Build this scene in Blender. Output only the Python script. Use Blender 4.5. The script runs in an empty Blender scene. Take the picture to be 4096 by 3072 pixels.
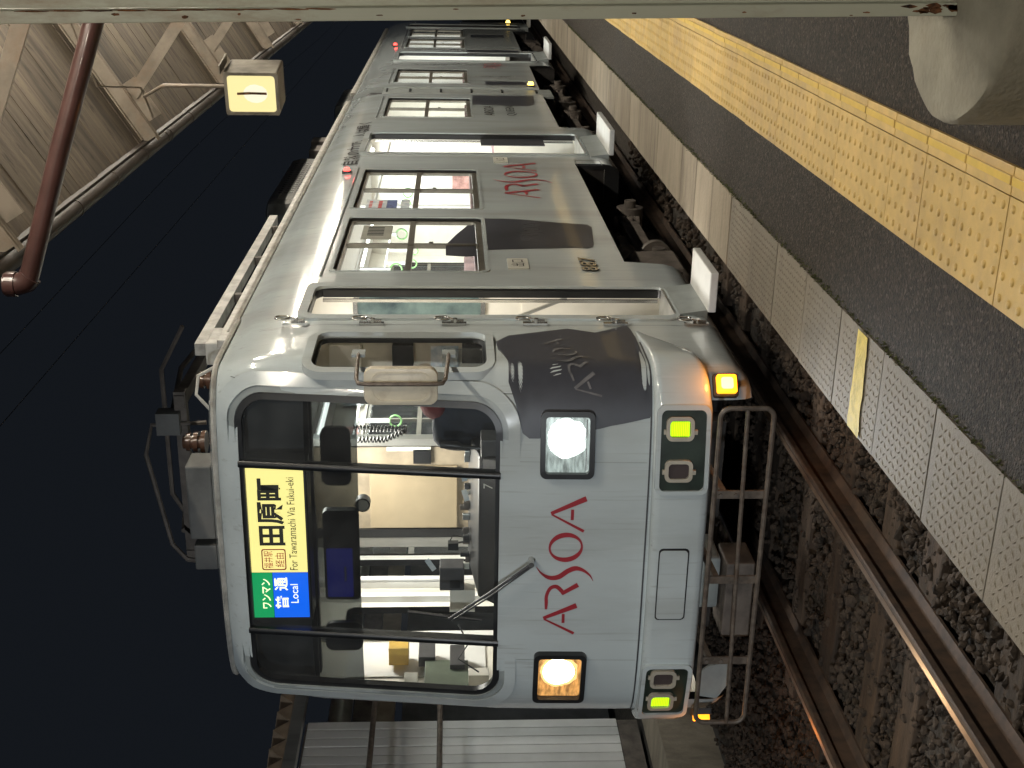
import bpy, bmesh, math, random
from mathutils import Vector, Matrix
R = math.radians
random.seed(7)
scene = bpy.context.scene
col = scene.collection

# ---------------------------------------------------------------- camera (phone held on its side: the frame is turned a quarter)
PSI, TH, CAMH = R(21.1), math.atan(242 / 4950), 1.46
fw = Vector((-math.sin(PSI) * math.cos(TH), math.cos(PSI) * math.cos(TH), -math.sin(TH)))
rt = Vector((math.cos(PSI), math.sin(PSI), 0))
up = rt.cross(fw)
cam_data = bpy.data.cameras.new('camera')
cam = bpy.data.objects.new('camera', cam_data)
col.objects.link(cam)
cx, cy, cz = -up, rt, -fw
cam.matrix_world = Matrix(((cx.x, cy.x, cz.x, 0), (cx.y, cy.y, cz.y, 0), (cx.z, cy.z, cz.z, CAMH), (0, 0, 0, 1)))
cam_data.sensor_width = 36
cam_data.lens = 4950 / 4096 * 36
cam_data.clip_start = 0.05
cam_data.clip_end = 500
scene.camera = cam

# ---------------------------------------------------------------- night sky, exposure
world = bpy.data.worlds.new('World')
scene.world = world
world.use_nodes = True
bg = world.node_tree.nodes['Background']
bg.inputs[0].default_value = (0.0068, 0.0084, 0.0112, 1)
bg.inputs[1].default_value = 1.0
scene.view_settings.view_transform = 'Standard'
scene.view_settings.look = 'None'
scene.view_settings.exposure = 0
scene.view_settings.gamma = 1
scene.cycles.use_denoising = True
scene.cycles.max_bounces = 8
scene.cycles.transparent_max_bounces = 16
scene.cycles.sample_clamp_indirect = 4
scene.cycles.caustics_reflective = False
scene.cycles.caustics_refractive = False


# ---------------------------------------------------------------- materials
def mat(name, c, rough=.5, metal=0., var=.12, scale=6., bump=0., bscale=60., c2=None, stretch=(1, 1, 1), emit=None, estr=0., coat=0., spec=.5, stain=None, stain_amt=.5, stain_scale=2.):
    m = bpy.data.materials.new(name)
    m.use_nodes = True
    nt = m.node_tree
    b = nt.nodes['Principled BSDF']
    b.inputs['Roughness'].default_value = rough
    b.inputs['Metallic'].default_value = metal
    b.inputs['Coat Weight'].default_value = coat
    b.inputs['Coat Roughness'].default_value = .04
    b.inputs['Specular IOR Level'].default_value = spec
    tc = nt.nodes.new('ShaderNodeNewGeometry')
    mp = nt.nodes.new('ShaderNodeMapping')
    mp.inputs['Scale'].default_value = stretch
    nt.links.new(tc.outputs['Position'], mp.inputs[0])
    n = nt.nodes.new('ShaderNodeTexNoise')
    n.inputs['Scale'].default_value = scale
    n.inputs['Detail'].default_value = 6
    n.inputs['Roughness'].default_value = .6
    nt.links.new(mp.outputs[0], n.inputs['Vector'])
    rp = nt.nodes.new('ShaderNodeValToRGB')
    d = c2 if c2 else tuple(max(0, x * (1 - var * 2)) for x in c)
    l = c if c2 else tuple(min(1, x * (1 + var * .6)) for x in c)
    rp.color_ramp.elements[0].color = (*d, 1)
    rp.color_ramp.elements[1].color = (*l, 1)
    rp.color_ramp.elements[0].position = .32
    rp.color_ramp.elements[1].position = .62
    nt.links.new(n.outputs['Fac'], rp.inputs[0])
    out = rp.outputs[0]
    if stain:
        n3 = nt.nodes.new('ShaderNodeTexNoise')
        n3.inputs['Scale'].default_value = stain_scale
        n3.inputs['Detail'].default_value = 8
        n3.inputs['Roughness'].default_value = .7
        nt.links.new(mp.outputs[0], n3.inputs['Vector'])
        r3 = nt.nodes.new('ShaderNodeValToRGB')
        r3.color_ramp.elements[0].position = .50
        r3.color_ramp.elements[1].position = .72
        r3.color_ramp.elements[0].color = (0, 0, 0, 1)
        r3.color_ramp.elements[1].color = (stain_amt,) * 3 + (1,)
        nt.links.new(n3.outputs['Fac'], r3.inputs[0])
        mx = nt.nodes.new('ShaderNodeMix')
        mx.data_type = 'RGBA'
        nt.links.new(r3.outputs[0], mx.inputs[0])
        nt.links.new(out, mx.inputs[6])
        mx.inputs[7].default_value = (*stain, 1)
        out = mx.outputs[2]
    nt.links.new(out, b.inputs['Base Color'])
    if bump:
        n2 = nt.nodes.new('ShaderNodeTexNoise')
        n2.inputs['Scale'].default_value = bscale
        n2.inputs['Detail'].default_value = 5
        nt.links.new(tc.outputs['Position'], n2.inputs['Vector'])
        bp = nt.nodes.new('ShaderNodeBump')
        bp.inputs['Strength'].default_value = bump
        bp.inputs['Distance'].default_value = .02
        nt.links.new(n2.outputs['Fac'], bp.inputs['Height'])
        nt.links.new(bp.outputs[0], b.inputs['Normal'])
    if emit:
        b.inputs['Emission Color'].default_value = (*emit, 1)
        b.inputs['Emission Strength'].default_value = estr
    return m


def thin_glass(name, tint=(1, 1, 1), rough=0., refl=1.0, haze=0.):
    m = bpy.data.materials.new(name)
    m.use_nodes = True
    nt = m.node_tree
    nt.nodes.clear()
    o = nt.nodes.new('ShaderNodeOutputMaterial')
    t = nt.nodes.new('ShaderNodeBsdfTransparent')
    t.inputs[0].default_value = (*tint, 1)
    g = nt.nodes.new('ShaderNodeBsdfGlossy')
    g.inputs['Roughness'].default_value = .02 + rough
    fr = nt.nodes.new('ShaderNodeFresnel')
    fr.inputs[0].default_value = 1.45
    mu = nt.nodes.new('ShaderNodeMath')
    mu.operation = 'MULTIPLY'
    mu.inputs[1].default_value = refl
    nt.links.new(fr.outputs[0], mu.inputs[0])
    mx = nt.nodes.new('ShaderNodeMixShader')
    nt.links.new(mu.outputs[0], mx.inputs[0])
    nt.links.new(t.outputs[0], mx.inputs[1])
    nt.links.new(g.outputs[0], mx.inputs[2])
    if haze:  # diffuse veil mixed in like reflected haze, lifts the darks behind the glass
        df = nt.nodes.new('ShaderNodeBsdfDiffuse')
        df.inputs[0].default_value = (.7, .72, .72, 1)
        m2 = nt.nodes.new('ShaderNodeMixShader')
        nz = nt.nodes.new('ShaderNodeTexNoise')
        nz.inputs['Scale'].default_value = 5
        ge = nt.nodes.new('ShaderNodeNewGeometry')
        nt.links.new(ge.outputs['Position'], nz.inputs['Vector'])
        hm_ = nt.nodes.new('ShaderNodeMath')
        hm_.operation = 'MULTIPLY'
        hm_.inputs[1].default_value = haze * 2
        nt.links.new(nz.outputs['Fac'], hm_.inputs[0])
        nt.links.new(hm_.outputs[0], m2.inputs[0])
        nt.links.new(mx.outputs[0], m2.inputs[1])
        nt.links.new(df.outputs[0], m2.inputs[2])
        nt.links.new(m2.outputs[0], o.inputs[0])
    else:
        nt.links.new(mx.outputs[0], o.inputs[0])
    return m


def glow(name, c, s):
    return mat(name, tuple(min(1, x) for x in c), .4, var=0.02, emit=c, estr=s)


PAINT = mat('train_paint', (.52, .575, .59), .13, var=.05, scale=1.6, stretch=(1, 1, .25), bump=.07, bscale=2.2, coat=.35, stain=(.30, .31, .30), stain_amt=.30, stain_scale=1.7)
def streaks(m, sc, amt, c, lo_, hi_, st):
    nt = m.node_tree
    b = nt.nodes['Principled BSDF']
    src_ = b.inputs['Base Color'].links[0].from_socket
    tc = [n for n in nt.nodes if n.bl_idname == 'ShaderNodeNewGeometry'][0]
    mp = nt.nodes.new('ShaderNodeMapping')
    mp.inputs['Scale'].default_value = st
    nt.links.new(tc.outputs['Position'], mp.inputs[0])
    n = nt.nodes.new('ShaderNodeTexNoise')
    n.inputs['Scale'].default_value = sc
    n.inputs['Detail'].default_value = 4
    nt.links.new(mp.outputs[0], n.inputs['Vector'])
    r = nt.nodes.new('ShaderNodeValToRGB')
    r.color_ramp.elements[0].position = lo_
    r.color_ramp.elements[1].position = hi_
    r.color_ramp.elements[0].color = (0, 0, 0, 1)
    r.color_ramp.elements[1].color = (amt, amt, amt, 1)
    nt.links.new(n.outputs['Fac'], r.inputs[0])
    mx = nt.nodes.new('ShaderNodeMix')
    mx.data_type = 'RGBA'
    nt.links.new(r.outputs[0], mx.inputs[0])
    nt.links.new(src_, mx.inputs[6])
    mx.inputs[7].default_value = (*c, 1)
    nt.links.new(mx.outputs[2], b.inputs['Base Color'])
    return m
streaks(PAINT, 3.0, .5, (.26, .26, .25), .60, .76, (14, 14, .30))
streaks(PAINT, 1.1, .45, (.33, .33, .31), .48, .72, (2.5, 2.5, .6))
streaks(PAINT, 5.0, .35, (.62, .66, .67), .60, .75, (18, 18, .3))
PAINT_DK = mat('train_paint_recess', (.30, .33, .33), .4, var=.1)  # darker copy of train_paint; also holds shade on rim bevel and gangway cover
ROOFP = mat('roof_paint', (.13, .13, .125), .6, var=.2, scale=4, stain=(.16, .14, .12), stain_amt=.7)
GUTTER = mat('gutter_metal', (.44, .43, .40), .45, var=.2, scale=9, stain=(.25, .2, .15), stain_amt=.6, stain_scale=8)
LINING = mat('cream_lining', (.80, .77, .69), .5, var=.04)
WHITEP = mat('white_panel', (.80, .80, .78), .4, var=.03)
RUBBER = mat('black_rubber', (.018, .019, .021), .38, var=.2)
BLACK = mat('black_plastic', (.012, .013, .015), .35, var=.2)
DARKGREY = mat('dark_grey', (.05, .05, .055), .5, var=.2)
SOAP = mat('charcoal_print', (.050, .053, .066), .42, var=.22, scale=1.5, coat=.2)
SOAPEDGE = mat('charcoal_emboss', (.17, .17, .18), .25, var=.2)
BRONZE = mat('bronze_sash', (.20, .185, .155), .38, .5, var=.15)
CHROME = mat('steel_bright', (.62, .62, .60), .25, .9, var=.1)
BARE = mat('stainless_panel', (.45, .45, .43), .35, .7, var=.15, stretch=(1, 1, .2))
RUSTY = mat('rusty_steel', (.085, .055, .038), .7, .2, var=.35, scale=14, c2=(.035, .026, .022))
RAILTOP = mat('rail_running_face', (.40, .30, .23), .28, .75, var=.15, scale=5)
UNDER = mat('underframe', (.035, .03, .028), .75, var=.3)
UNDER2 = mat('brake_box', (.13, .11, .095), .65, var=.25, scale=8)
GUARD = mat('guard_tube', (.15, .122, .10), .5, .25, var=.25, scale=20, stain=(.10, .06, .04), stain_amt=.8, stain_scale=12)
GLASS = thin_glass('clear_glass', (.93, .95, .94), refl=.4, haze=.03)
WSGLASS = thin_glass('windscreen_glass', (.88, .91, .90), refl=1.2, haze=.035)
TINT = thin_glass('tint_film', (.10, .11, .11), refl=.1)
SMOKED = thin_glass('smoked_cover', (.10, .11, .11), refl=.6)
RED = mat('red_lettering', (.36, .032, .045), .35, var=.05)
INK = mat('black_ink', (.012, .012, .014), .85, var=.05)
INKB = mat('sign_black', (.015, .013, .008), .6, var=.02)
INKR = mat('sign_red_ink', (.55, .03, .02), .6, var=.02)
CONC = mat('edge_concrete', (.27, .23, .175), .8, var=.1, scale=5, bump=.25, bscale=45, stretch=(.5, 2.2, 1), stain=(.13, .105, .08), stain_amt=.85, stain_scale=1.6)
streaks(CONC, 1.6, .6, (.11, .09, .07), .55, .70, (.4, 4, 1))
CONCP = mat('patterned_concrete', (.205, .178, .138), .62, var=.1, scale=4, bump=.2, bscale=120, stain=(.13, .105, .08), stain_amt=.75, stain_scale=2.0)
streaks(CONCP, 2.0, .5, (.12, .10, .08), .55, .72, (1, 3, 1))
FOOT = mat('footing_concrete', (.27, .255, .205), .85, var=.14, scale=5, bump=.3, bscale=60, stain=(.2, .17, .13), stain_amt=.7, stain_scale=4)
ASPH = mat('platform_asphalt', (.046, .035, .026), .68, var=.35, scale=45, bump=1.0, bscale=110, spec=.3, stain=(.040, .035, .032), stain_amt=.8, stain_scale=1.1)
def speckle(m, amt, sc, c, thr=.09):
    nt = m.node_tree
    b = nt.nodes['Principled BSDF']
    src_ = b.inputs['Base Color'].links[0].from_socket
    tc = [n for n in nt.nodes if n.bl_idname == 'ShaderNodeNewGeometry'][0]
    vo = nt.nodes.new('ShaderNodeTexVoronoi')
    vo.inputs['Scale'].default_value = sc
    nt.links.new(tc.outputs['Position'], vo.inputs['Vector'])
    wn = nt.nodes.new('ShaderNodeTexWhiteNoise')
    nt.links.new(vo.outputs['Color'], wn.inputs['Vector'])
    lt = nt.nodes.new('ShaderNodeMath')
    lt.operation = 'LESS_THAN'
    lt.inputs[1].default_value = thr
    nt.links.new(wn.outputs['Value'], lt.inputs[0])
    mu = nt.nodes.new('ShaderNodeMath')
    mu.operation = 'MULTIPLY'
    mu.inputs[1].default_value = amt
    nt.links.new(lt.outputs[0], mu.inputs[0])
    mx = nt.nodes.new('ShaderNodeMix')
    mx.data_type = 'RGBA'
    nt.links.new(mu.outputs[0], mx.inputs[0])
    nt.links.new(src_, mx.inputs[6])
    mx.inputs[7].default_value = (*c, 1)
    nt.links.new(mx.outputs[2], b.inputs['Base Color'])
speckle(ASPH, .7, 110, (.115, .095, .075), .10)
speckle(ASPH, .8, 80, (.016, .013, .011), .28)
TILE = mat('tactile_yellow', (.60, .41, .135), .5, var=.08, scale=14, bump=.12, bscale=300, stain=(.42, .28, .13), stain_amt=.8, stain_scale=3.0)

TILEBAR = mat('tactile_bar_yellow', (.66, .45, .07), .45, var=.05, scale=20)
YELL = mat('yellow_road_paint', (.72, .56, .09), .6, var=.18, scale=18, bump=.2, bscale=90, stain=(.36, .30, .14), stain_amt=.6, stain_scale=9)
BALL = mat('ballast_stone', (.046, .032, .022), .9, var=.35, scale=11, bump=.3, bscale=50)
BED = mat('track_bed', (.055, .046, .038), .95, var=.3, scale=20, bump=.8, bscale=40)
WOOD = mat('sleeper_wood', (.055, .036, .023), .85, var=.3, scale=10, stretch=(.3, 3, 3), bump=.4, bscale=30)
GROUND = mat('ground_dirt', (.05, .045, .04), .95, var=.3, scale=3, bump=.4)
CEIL = mat('canopy_board', (.112, .088, .062), .75, var=.16, scale=3.0, stretch=(.5, 9, .5), bump=.15, bscale=40, stain=(.045, .032, .024), stain_amt=.9, stain_scale=1.1)
streaks(CEIL, 2.2, .9, (.038, .028, .021), .50, .68, (.9, 5, .9))
streaks(CEIL, 7.0, .8, (.030, .022, .017), .58, .70, (1, 2.6, 1))
BEAM = mat('canopy_beam', (.24, .205, .165), .55, var=.15, scale=8, stain=(.2, .13, .08), stain_amt=.7, stain_scale=5)
POSTP = mat('post_paint', (.50, .52, .44), .45, var=.05, scale=3, stretch=(1, 1, .3), bump=.05, bscale=30, stain=(.22, .11, .04), stain_amt=.9, stain_scale=5)
RUSTB = mat('rust_blotch', (.16, .07, .03), .9, var=.5, scale=30, bump=.5)
PIPE = mat('maroon_pipe', (.085, .042, .038), .28, var=.15, coat=.3)
GUTR = mat('eave_gutter', (.030, .022, .018), .6, var=.2)
LAMPBOX = mat('lantern_case', (.34, .31, .26), .5, .4, var=.25, stain=(.16, .11, .08), stain_amt=.8)
MOSS = mat('moss', (.075, .085, .03), .95, var=.4, scale=30)
SIDING = mat('white_siding', (.66, .66, .65), .4, var=.05, scale=3, coat=.1)
BEIGE = mat('beige_board', (.32, .265, .19), .6, var=.15)
CORR = mat('corrugated_roof', (.36, .27, .19), .6, var=.15)
NAVY = mat('navy_cloth', (.018, .024, .038), .9, var=.3)
CLR = mat('red_cloth', (.11, .018, .02), .9, var=.2)
CLG = mat('green_cloth', (.03, .13, .06), .9, var=.2)
TEAL = mat('teal_board', (.16, .34, .33), .5, var=.05)
SEATF = mat('bench_fabric', (.25, .17, .17), .9, var=.2)
FLOORM = mat('train_floor', (.28, .26, .23), .6, var=.15)
STEELW = mat('white_pole', (.75, .75, .74), .3, var=.02)
STRAPW = mat('strap_white', (.75, .76, .74), .6, var=.02)
STRAPG = mat('strap_ring_green', (.26, .52, .20), .35, var=.03)
GOLD = mat('mustard_panel', (.62, .40, .08), .35, var=.1)
PINK = mat('poster_pink', (.65, .36, .33), .5, var=.3, scale=9)
POSTW = mat('poster_paper', (.72, .74, .74), .5, var=.35, scale=14, c2=(.32, .42, .50))
BLUEP = mat('sticker_blue', (.10, .14, .32), .5, var=.3, scale=40)
GREYP = mat('sticker_grey', (.25, .25, .21), .5, var=.1)
PLATEW = mat('sign_plate', (.62, .62, .56), .5, var=.08)
MIRRORB = mat('mirror_back', (.62, .56, .44), .4, var=.06, stain=(.25, .16, .09), stain_amt=.55, stain_scale=7)
STEP = mat('step_board', (.66, .67, .66), .5, var=.05, stain=(.4, .38, .33), stain_amt=.7, stain_scale=3)
def vary(m, amt):
    nt = m.node_tree
    b = nt.nodes['Principled BSDF']
    src_ = b.inputs['Base Color'].links[0].from_socket
    oi = nt.nodes.new('ShaderNodeObjectInfo')
    mr = nt.nodes.new('ShaderNodeMapRange')
    mr.inputs[3].default_value, mr.inputs[4].default_value = 1 - amt, 1 + amt * .6
    nt.links.new(oi.outputs['Random'], mr.inputs[0])
    hs_ = nt.nodes.new('ShaderNodeHueSaturation')
    nt.links.new(mr.outputs[0], hs_.inputs['Value'])
    nt.links.new(src_, hs_.inputs['Color'])
    nt.links.new(hs_.outputs[0], b.inputs['Base Color'])
for m_, a_ in ((TILE, .10), (CONC, .18), (CONCP, .14), (CEIL, .28), (SIDING, .06), (WOOD, .3)):
    vary(m_, a_)
LAMPGREEN = mat('lamp_recess', (.022, .035, .026), .4, var=.3)
LAMPFR = mat('lamp_bezel', (.44, .40, .33), .45, var=.12)
LENSOFF = mat('lens_unlit', (.07, .055, .055), .25, var=.1)
REFLECT = mat('lamp_reflector', (.75, .77, .74), .18, .85, var=.08, emit=(.62, .74, .70), estr=.55)  # both reflectors emit, so the bulb's returned light is painted in as glow
REFLECTW = mat('lamp_reflector_warm', (.75, .55, .36), .2, .85, var=.08, emit=(.95, .45, .12), estr=.85)
def ribs(m, vec):
    nt = m.node_tree
    b = nt.nodes['Principled BSDF']
    tc = [n for n in nt.nodes if n.bl_idname == 'ShaderNodeNewGeometry'][0]
    mp = nt.nodes.new('ShaderNodeMapping')
    mp.inputs['Scale'].default_value = vec
    nt.links.new(tc.outputs['Position'], mp.inputs[0])
    n = nt.nodes.new('ShaderNodeTexNoise')
    n.inputs['Scale'].default_value = 1
    n.inputs['Detail'].default_value = 3
    nt.links.new(mp.outputs[0], n.inputs['Vector'])
    mr = nt.nodes.new('ShaderNodeMapRange')
    mr.inputs[1].default_value, mr.inputs[2].default_value = .35, .65
    e = b.inputs['Emission Strength'].default_value
    mr.inputs[3].default_value, mr.inputs[4].default_value = e * .35, e * 1.25
    nt.links.new(n.outputs['Fac'], mr.inputs[0])
    nt.links.new(mr.outputs[0], b.inputs['Emission Strength'])
ribs(REFLECT, (14, 8, 60))
ribs(REFLECTW, (14, 8, 60))
E_WHITE = glow('bulb_white', (1, 1, .97), 14)
E_WARM = glow('bulb_warm', (1, .80, .50), 12)
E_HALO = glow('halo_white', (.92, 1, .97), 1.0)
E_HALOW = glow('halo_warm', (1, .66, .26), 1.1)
E_GREEN = glow('marker_lens', (.50, .86, .01), 1.1)
E_AMBER = glow('amber_lens', (1, .36, .015), 2.2)
E_AMBERC = glow('amber_core', (1, .68, .12), 5)
E_TUBE = glow('fluorescent_tube', (.98, 1, .96), 9)
E_BATTEN = mat('platform_tube', (.8, .8, .8), .4, var=.02, emit=(1, .91, .75), estr=540)
E_LANT = mat('lantern_face', (.1, .09, .05), .4, var=.02, emit=(1, .87, .40), estr=1.0)
E_LANTC = mat('lantern_bulb', (.1, .1, .1), .4, var=.02, emit=(1, .95, .70), estr=1.0)
E_SIGNY = glow('sign_yellow', (1, .86, .30), .98)
E_SIGNB = glow('sign_blue', (.0, .12, .82), 1.0)
E_SIGNG = glow('sign_green', (.0, .30, .09), 1.0)
E_SIGNW = glow('sign_letters', (1, .98, .62), 1.25)
E_RED = glow('red_lamp', (1, .05, .04), 7)
E_BLUE = glow('blue_screen', (.01, .02, .42), 1.0)


# ---------------------------------------------------------------- mesh helpers
ORIG = {}
MIRY = None          # when set, everything built is mirrored end for end about that plane


class MB:
    def __init__(s):
        s.v, s.f, s.m = [], [], []

    def add(s, vs, fs, mi=0):
        o = len(s.v)
        s.v += [tuple(p) for p in vs]
        s.f += [tuple(i + o for i in f) for f in fs]
        s.m += [mi] * len(fs)
        return s

    def box(s, x0, x1, y0, y1, z0, z1, mi=0):
        v = [(x0, y0, z0), (x1, y0, z0), (x1, y1, z0), (x0, y1, z0), (x0, y0, z1), (x1, y0, z1), (x1, y1, z1), (x0, y1, z1)]
        return s.add(v, [(0, 3, 2, 1), (4, 5, 6, 7), (0, 1, 5, 4), (1, 2, 6, 5), (2, 3, 7, 6), (3, 0, 4, 7)], mi)

    def beam(s, p0, p1, w, h, ref=(0, 0, 1), mi=0):
        p0, p1 = Vector(p0), Vector(p1)
        d = (p1 - p0).normalized()
        a = d.cross(Vector(ref))
        if a.length < 1e-4:
            a = d.cross(Vector((0, 1, 0)))
        a.normalize()
        b = a.cross(d)
        v = []
        for p in (p0, p1):
            for i, j in ((-1, -1), (1, -1), (1, 1), (-1, 1)):
                v.append(p + a * (i * w / 2) + b * (j * h / 2))
        return s.add(v, [(0, 1, 2, 3), (7, 6, 5, 4), (0, 4, 5, 1), (1, 5, 6, 2), (2, 6, 7, 3), (3, 7, 4, 0)], mi)

    def ring(s, c, a, b, r, n):
        return [Vector(c) + a * (r * math.cos(2 * math.pi * k / n)) + b * (r * math.sin(2 * math.pi * k / n)) for k in range(n)]

    def tube(s, path, r, n=8, closed=False, mi=0, radii=None):
        P = [Vector(p) for p in path]
        L = len(P)
        vs, prev = [], None
        for i, p in enumerate(P):
            if closed:
                d = P[(i + 1) % L] - P[i - 1]
            else:
                d = P[min(i + 1, L - 1)] - P[max(i - 1, 0)]
            d.normalize()
            if prev is None:
                a = d.cross(Vector((0, 0, 1)))
                if a.length < 1e-3:
                    a = d.cross(Vector((0, 1, 0)))
            else:
                a = prev - d * prev.dot(d)
            a.normalize()
            prev = a
            vs += s.ring(p, a, d.cross(a), radii[i] if radii else r, n)
        fs = []
        for i in range(L if closed else L - 1):
            j = (i + 1) % L
            for k in range(n):
                l = (k + 1) % n
                fs.append((i * n + k, i * n + l, j * n + l, j * n + k))
        if not closed:
            fs.append(tuple(range(n - 1, -1, -1)))
            fs.append(tuple((L - 1) * n + k for k in range(n)))
        return s.add(vs, fs, mi)

    def cyl(s, p0, p1, r, n=16, r1=None, mi=0):
        return s.tube([p0, p1], r, n, mi=mi, radii=[r, r if r1 is None else r1])

    def grid(s, nu, nv, fn, mi=0):
        v = [fn(i / nu, j / nv) for j in range(nv + 1) for i in range(nu + 1)]
        f = [(j * (nu + 1) + i, j * (nu + 1) + i + 1, (j + 1) * (nu + 1) + i + 1, (j + 1) * (nu + 1) + i) for j in range(nv) for i in range(nu)]
        return s.add(v, f, mi)

    def prism(s, poly, fn, w0, w1, mi=0):
        n = len(poly)
        v = [fn(u, t, w0) for u, t in poly] + [fn(u, t, w1) for u, t in poly]
        f = [tuple(range(n)), tuple(range(2 * n - 1, n - 1, -1))] + [(i, n + i, n + (i + 1) % n, (i + 1) % n) for i in range(n)]
        return s.add(v, f, mi)

    def band(s, A, B, fn, w0, w1, mi=0):
        """raised frame between closed loops A (outer) and B (inner), from depth w0 to face depth w1"""
        n = len(A)
        v = [fn(*p, w0) for p in A] + [fn(*p, w1) for p in A] + [fn(*p, w1) for p in B] + [fn(*p, w0) for p in B]
        f = []
        for i in range(n):
            j = (i + 1) % n
            for k in range(3):
                f.append((k * n + i, k * n + j, (k + 1) * n + j, (k + 1) * n + i))
        return s.add(v, f, mi)

    def build(s, name, mats, parent=None, smooth=35, bevel=0., recalc=True, kind=None, label=None):
        o = Vector((0, 0, 0))
        if parent is not None:
            o = ORIG[parent.name]
        vs = s.v
        if MIRY is not None:
            vs = [(x, MIRY - y, z) for x, y, z in vs]
        me = bpy.data.meshes.new(name)
        me.from_pydata([(x - o.x, y - o.y, z - o.z) for x, y, z in vs], [], s.f)
        if not isinstance(mats, (list, tuple)):
            mats = [mats]
        for m in mats:
            me.materials.append(m)
        me.polygons.foreach_set('material_index', s.m)
        if recalc or bevel:
            bm = bmesh.new()
            bm.from_mesh(me)
            if recalc:
                bmesh.ops.recalc_face_normals(bm, faces=bm.faces)
            if bevel:
                es = [e for e in bm.edges if len(e.link_faces) == 2 and e.calc_face_angle(0) > .6]
                bmesh.ops.bevel(bm, geom=es, offset=bevel, segments=2, affect='EDGES', profile=.6)
            bm.to_mesh(me)
            bm.free()
        if smooth:
            me.polygons.foreach_set('use_smooth', [True] * len(me.polygons))
            me.set_sharp_from_angle(angle=R(smooth))
        ob = bpy.data.objects.new(name, me)
        col.objects.link(ob)
        ORIG[ob.name] = o
        if parent is not None:
            ob.parent = parent
        if kind:
            ob['kind'] = kind
        if label:
            ob['label'] = label
        return ob


def thing(name, loc, label, cat, group=None):
    e = bpy.data.objects.new(name, None)
    col.objects.link(e)
    e.location = loc
    e.empty_display_size = .2
    e['label'] = label
    e['category'] = cat
    if group:
        e['group'] = group
    ORIG[e.name] = Vector(loc)
    return e


def tag(o, label, cat, group=None):
    o['label'] = label
    o['category'] = cat
    if group:
        o['group'] = group
    return o


def place_copy(src, dx, dy, dz=0):
    c = src.copy()
    col.objects.link(c)
    c.parent = src.parent
    c.location = src.location + Vector((dx, dy, dz))
    ORIG[c.name] = ORIG[src.name]
    return c


def rrect(u0, u1, v0, v1, r, n=6):
    pts = []
    for cu, cv, a0 in ((u1 - r, v1 - r, 0), (u0 + r, v1 - r, 90), (u0 + r, v0 + r, 180), (u1 - r, v0 + r, 270)):
        for k in range(n + 1):
            a = R(a0 + 90 * k / n)
            pts.append((cu + r * math.cos(a), cv + r * math.sin(a)))
    return pts


def lerp_tab(x, tab):
    if x <= tab[0][0]:
        return tab[0][1]
    for (a, b), (c, d) in zip(tab, tab[1:]):
        if x <= c:
            return b + (d - b) * (x - a) / (c - a)
    return tab[-1][1]


TXT = {}


def text_mesh(body, bold=0.):
    key = (body, bold)
    if key in TXT:
        return TXT[key]
    cu = bpy.data.curves.new('t', 'FONT')
    cu.body = body
    cu.size = 1
    cu.resolution_u = 3
    cu.offset = bold
    ob = bpy.data.objects.new('t', cu)
    col.objects.link(ob)
    dg = bpy.context.evaluated_depsgraph_get()
    ev = ob.evaluated_get(dg)
    me = ev.to_mesh()
    vs = [tuple(v.co[:2]) for v in me.vertices]
    fs = [tuple(p.vertices) for p in me.polygons]
    ev.to_mesh_clear()
    bpy.data.objects.remove(ob)
    bpy.data.curves.remove(cu)
    x0 = min(v[0] for v in vs); x1 = max(v[0] for v in vs)
    y0 = min(v[1] for v in vs); y1 = max(v[1] for v in vs)
    TXT[key] = ([((x - x0) / (x1 - x0), (y - y0) / (y1 - y0)) for x, y in vs], fs)
    return TXT[key]


def put_text(mb, body, fn, u0, u1, v0, v1, mi=0, bold=0.):
    vs, fs = text_mesh(body, bold)
    return mb.add([fn(u0 + (u1 - u0) * a, v0 + (v1 - v0) * b) for a, b in vs], fs, mi)


def ribbon(pts, n=10):
    """[(u, v, width)] -> strip quads, smoothed by Catmull-Rom"""
    P = [pts[0]] + list(pts) + [pts[-1]]
    C = []
    if len(pts) == 2:
        C = [tuple(pts[0][k] + (pts[1][k] - pts[0][k]) * t / n for k in range(3)) for t in range(n + 1)]
    else:
        for i in range(1, len(P) - 2):
            for t in range(n):
                t /= n
                C.append(tuple(.5 * (2 * P[i][k] + (P[i + 1][k] - P[i - 1][k]) * t + (2 * P[i - 1][k] - 5 * P[i][k] + 4 * P[i + 1][k] - P[i + 2][k]) * t * t + (3 * P[i][k] - P[i - 1][k] - 3 * P[i + 1][k] + P[i + 2][k]) * t ** 3) for k in range(3)))
        C.append(tuple(pts[-1]))
    v, f = [], []
    for i, (u, w, wd) in enumerate(C):
        a, b = C[max(i - 1, 0)], C[min(i + 1, len(C) - 1)]
        dx, dy = b[0] - a[0], b[1] - a[1]
        L = math.hypot(dx, dy) or 1
        v += [(u - dy / L * wd / 2, w + dx / L * wd / 2), (u + dy / L * wd / 2, w - dx / L * wd / 2)]
        if i:
            f.append((2 * i - 2, 2 * i - 1, 2 * i + 1, 2 * i))
    return v, f


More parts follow.
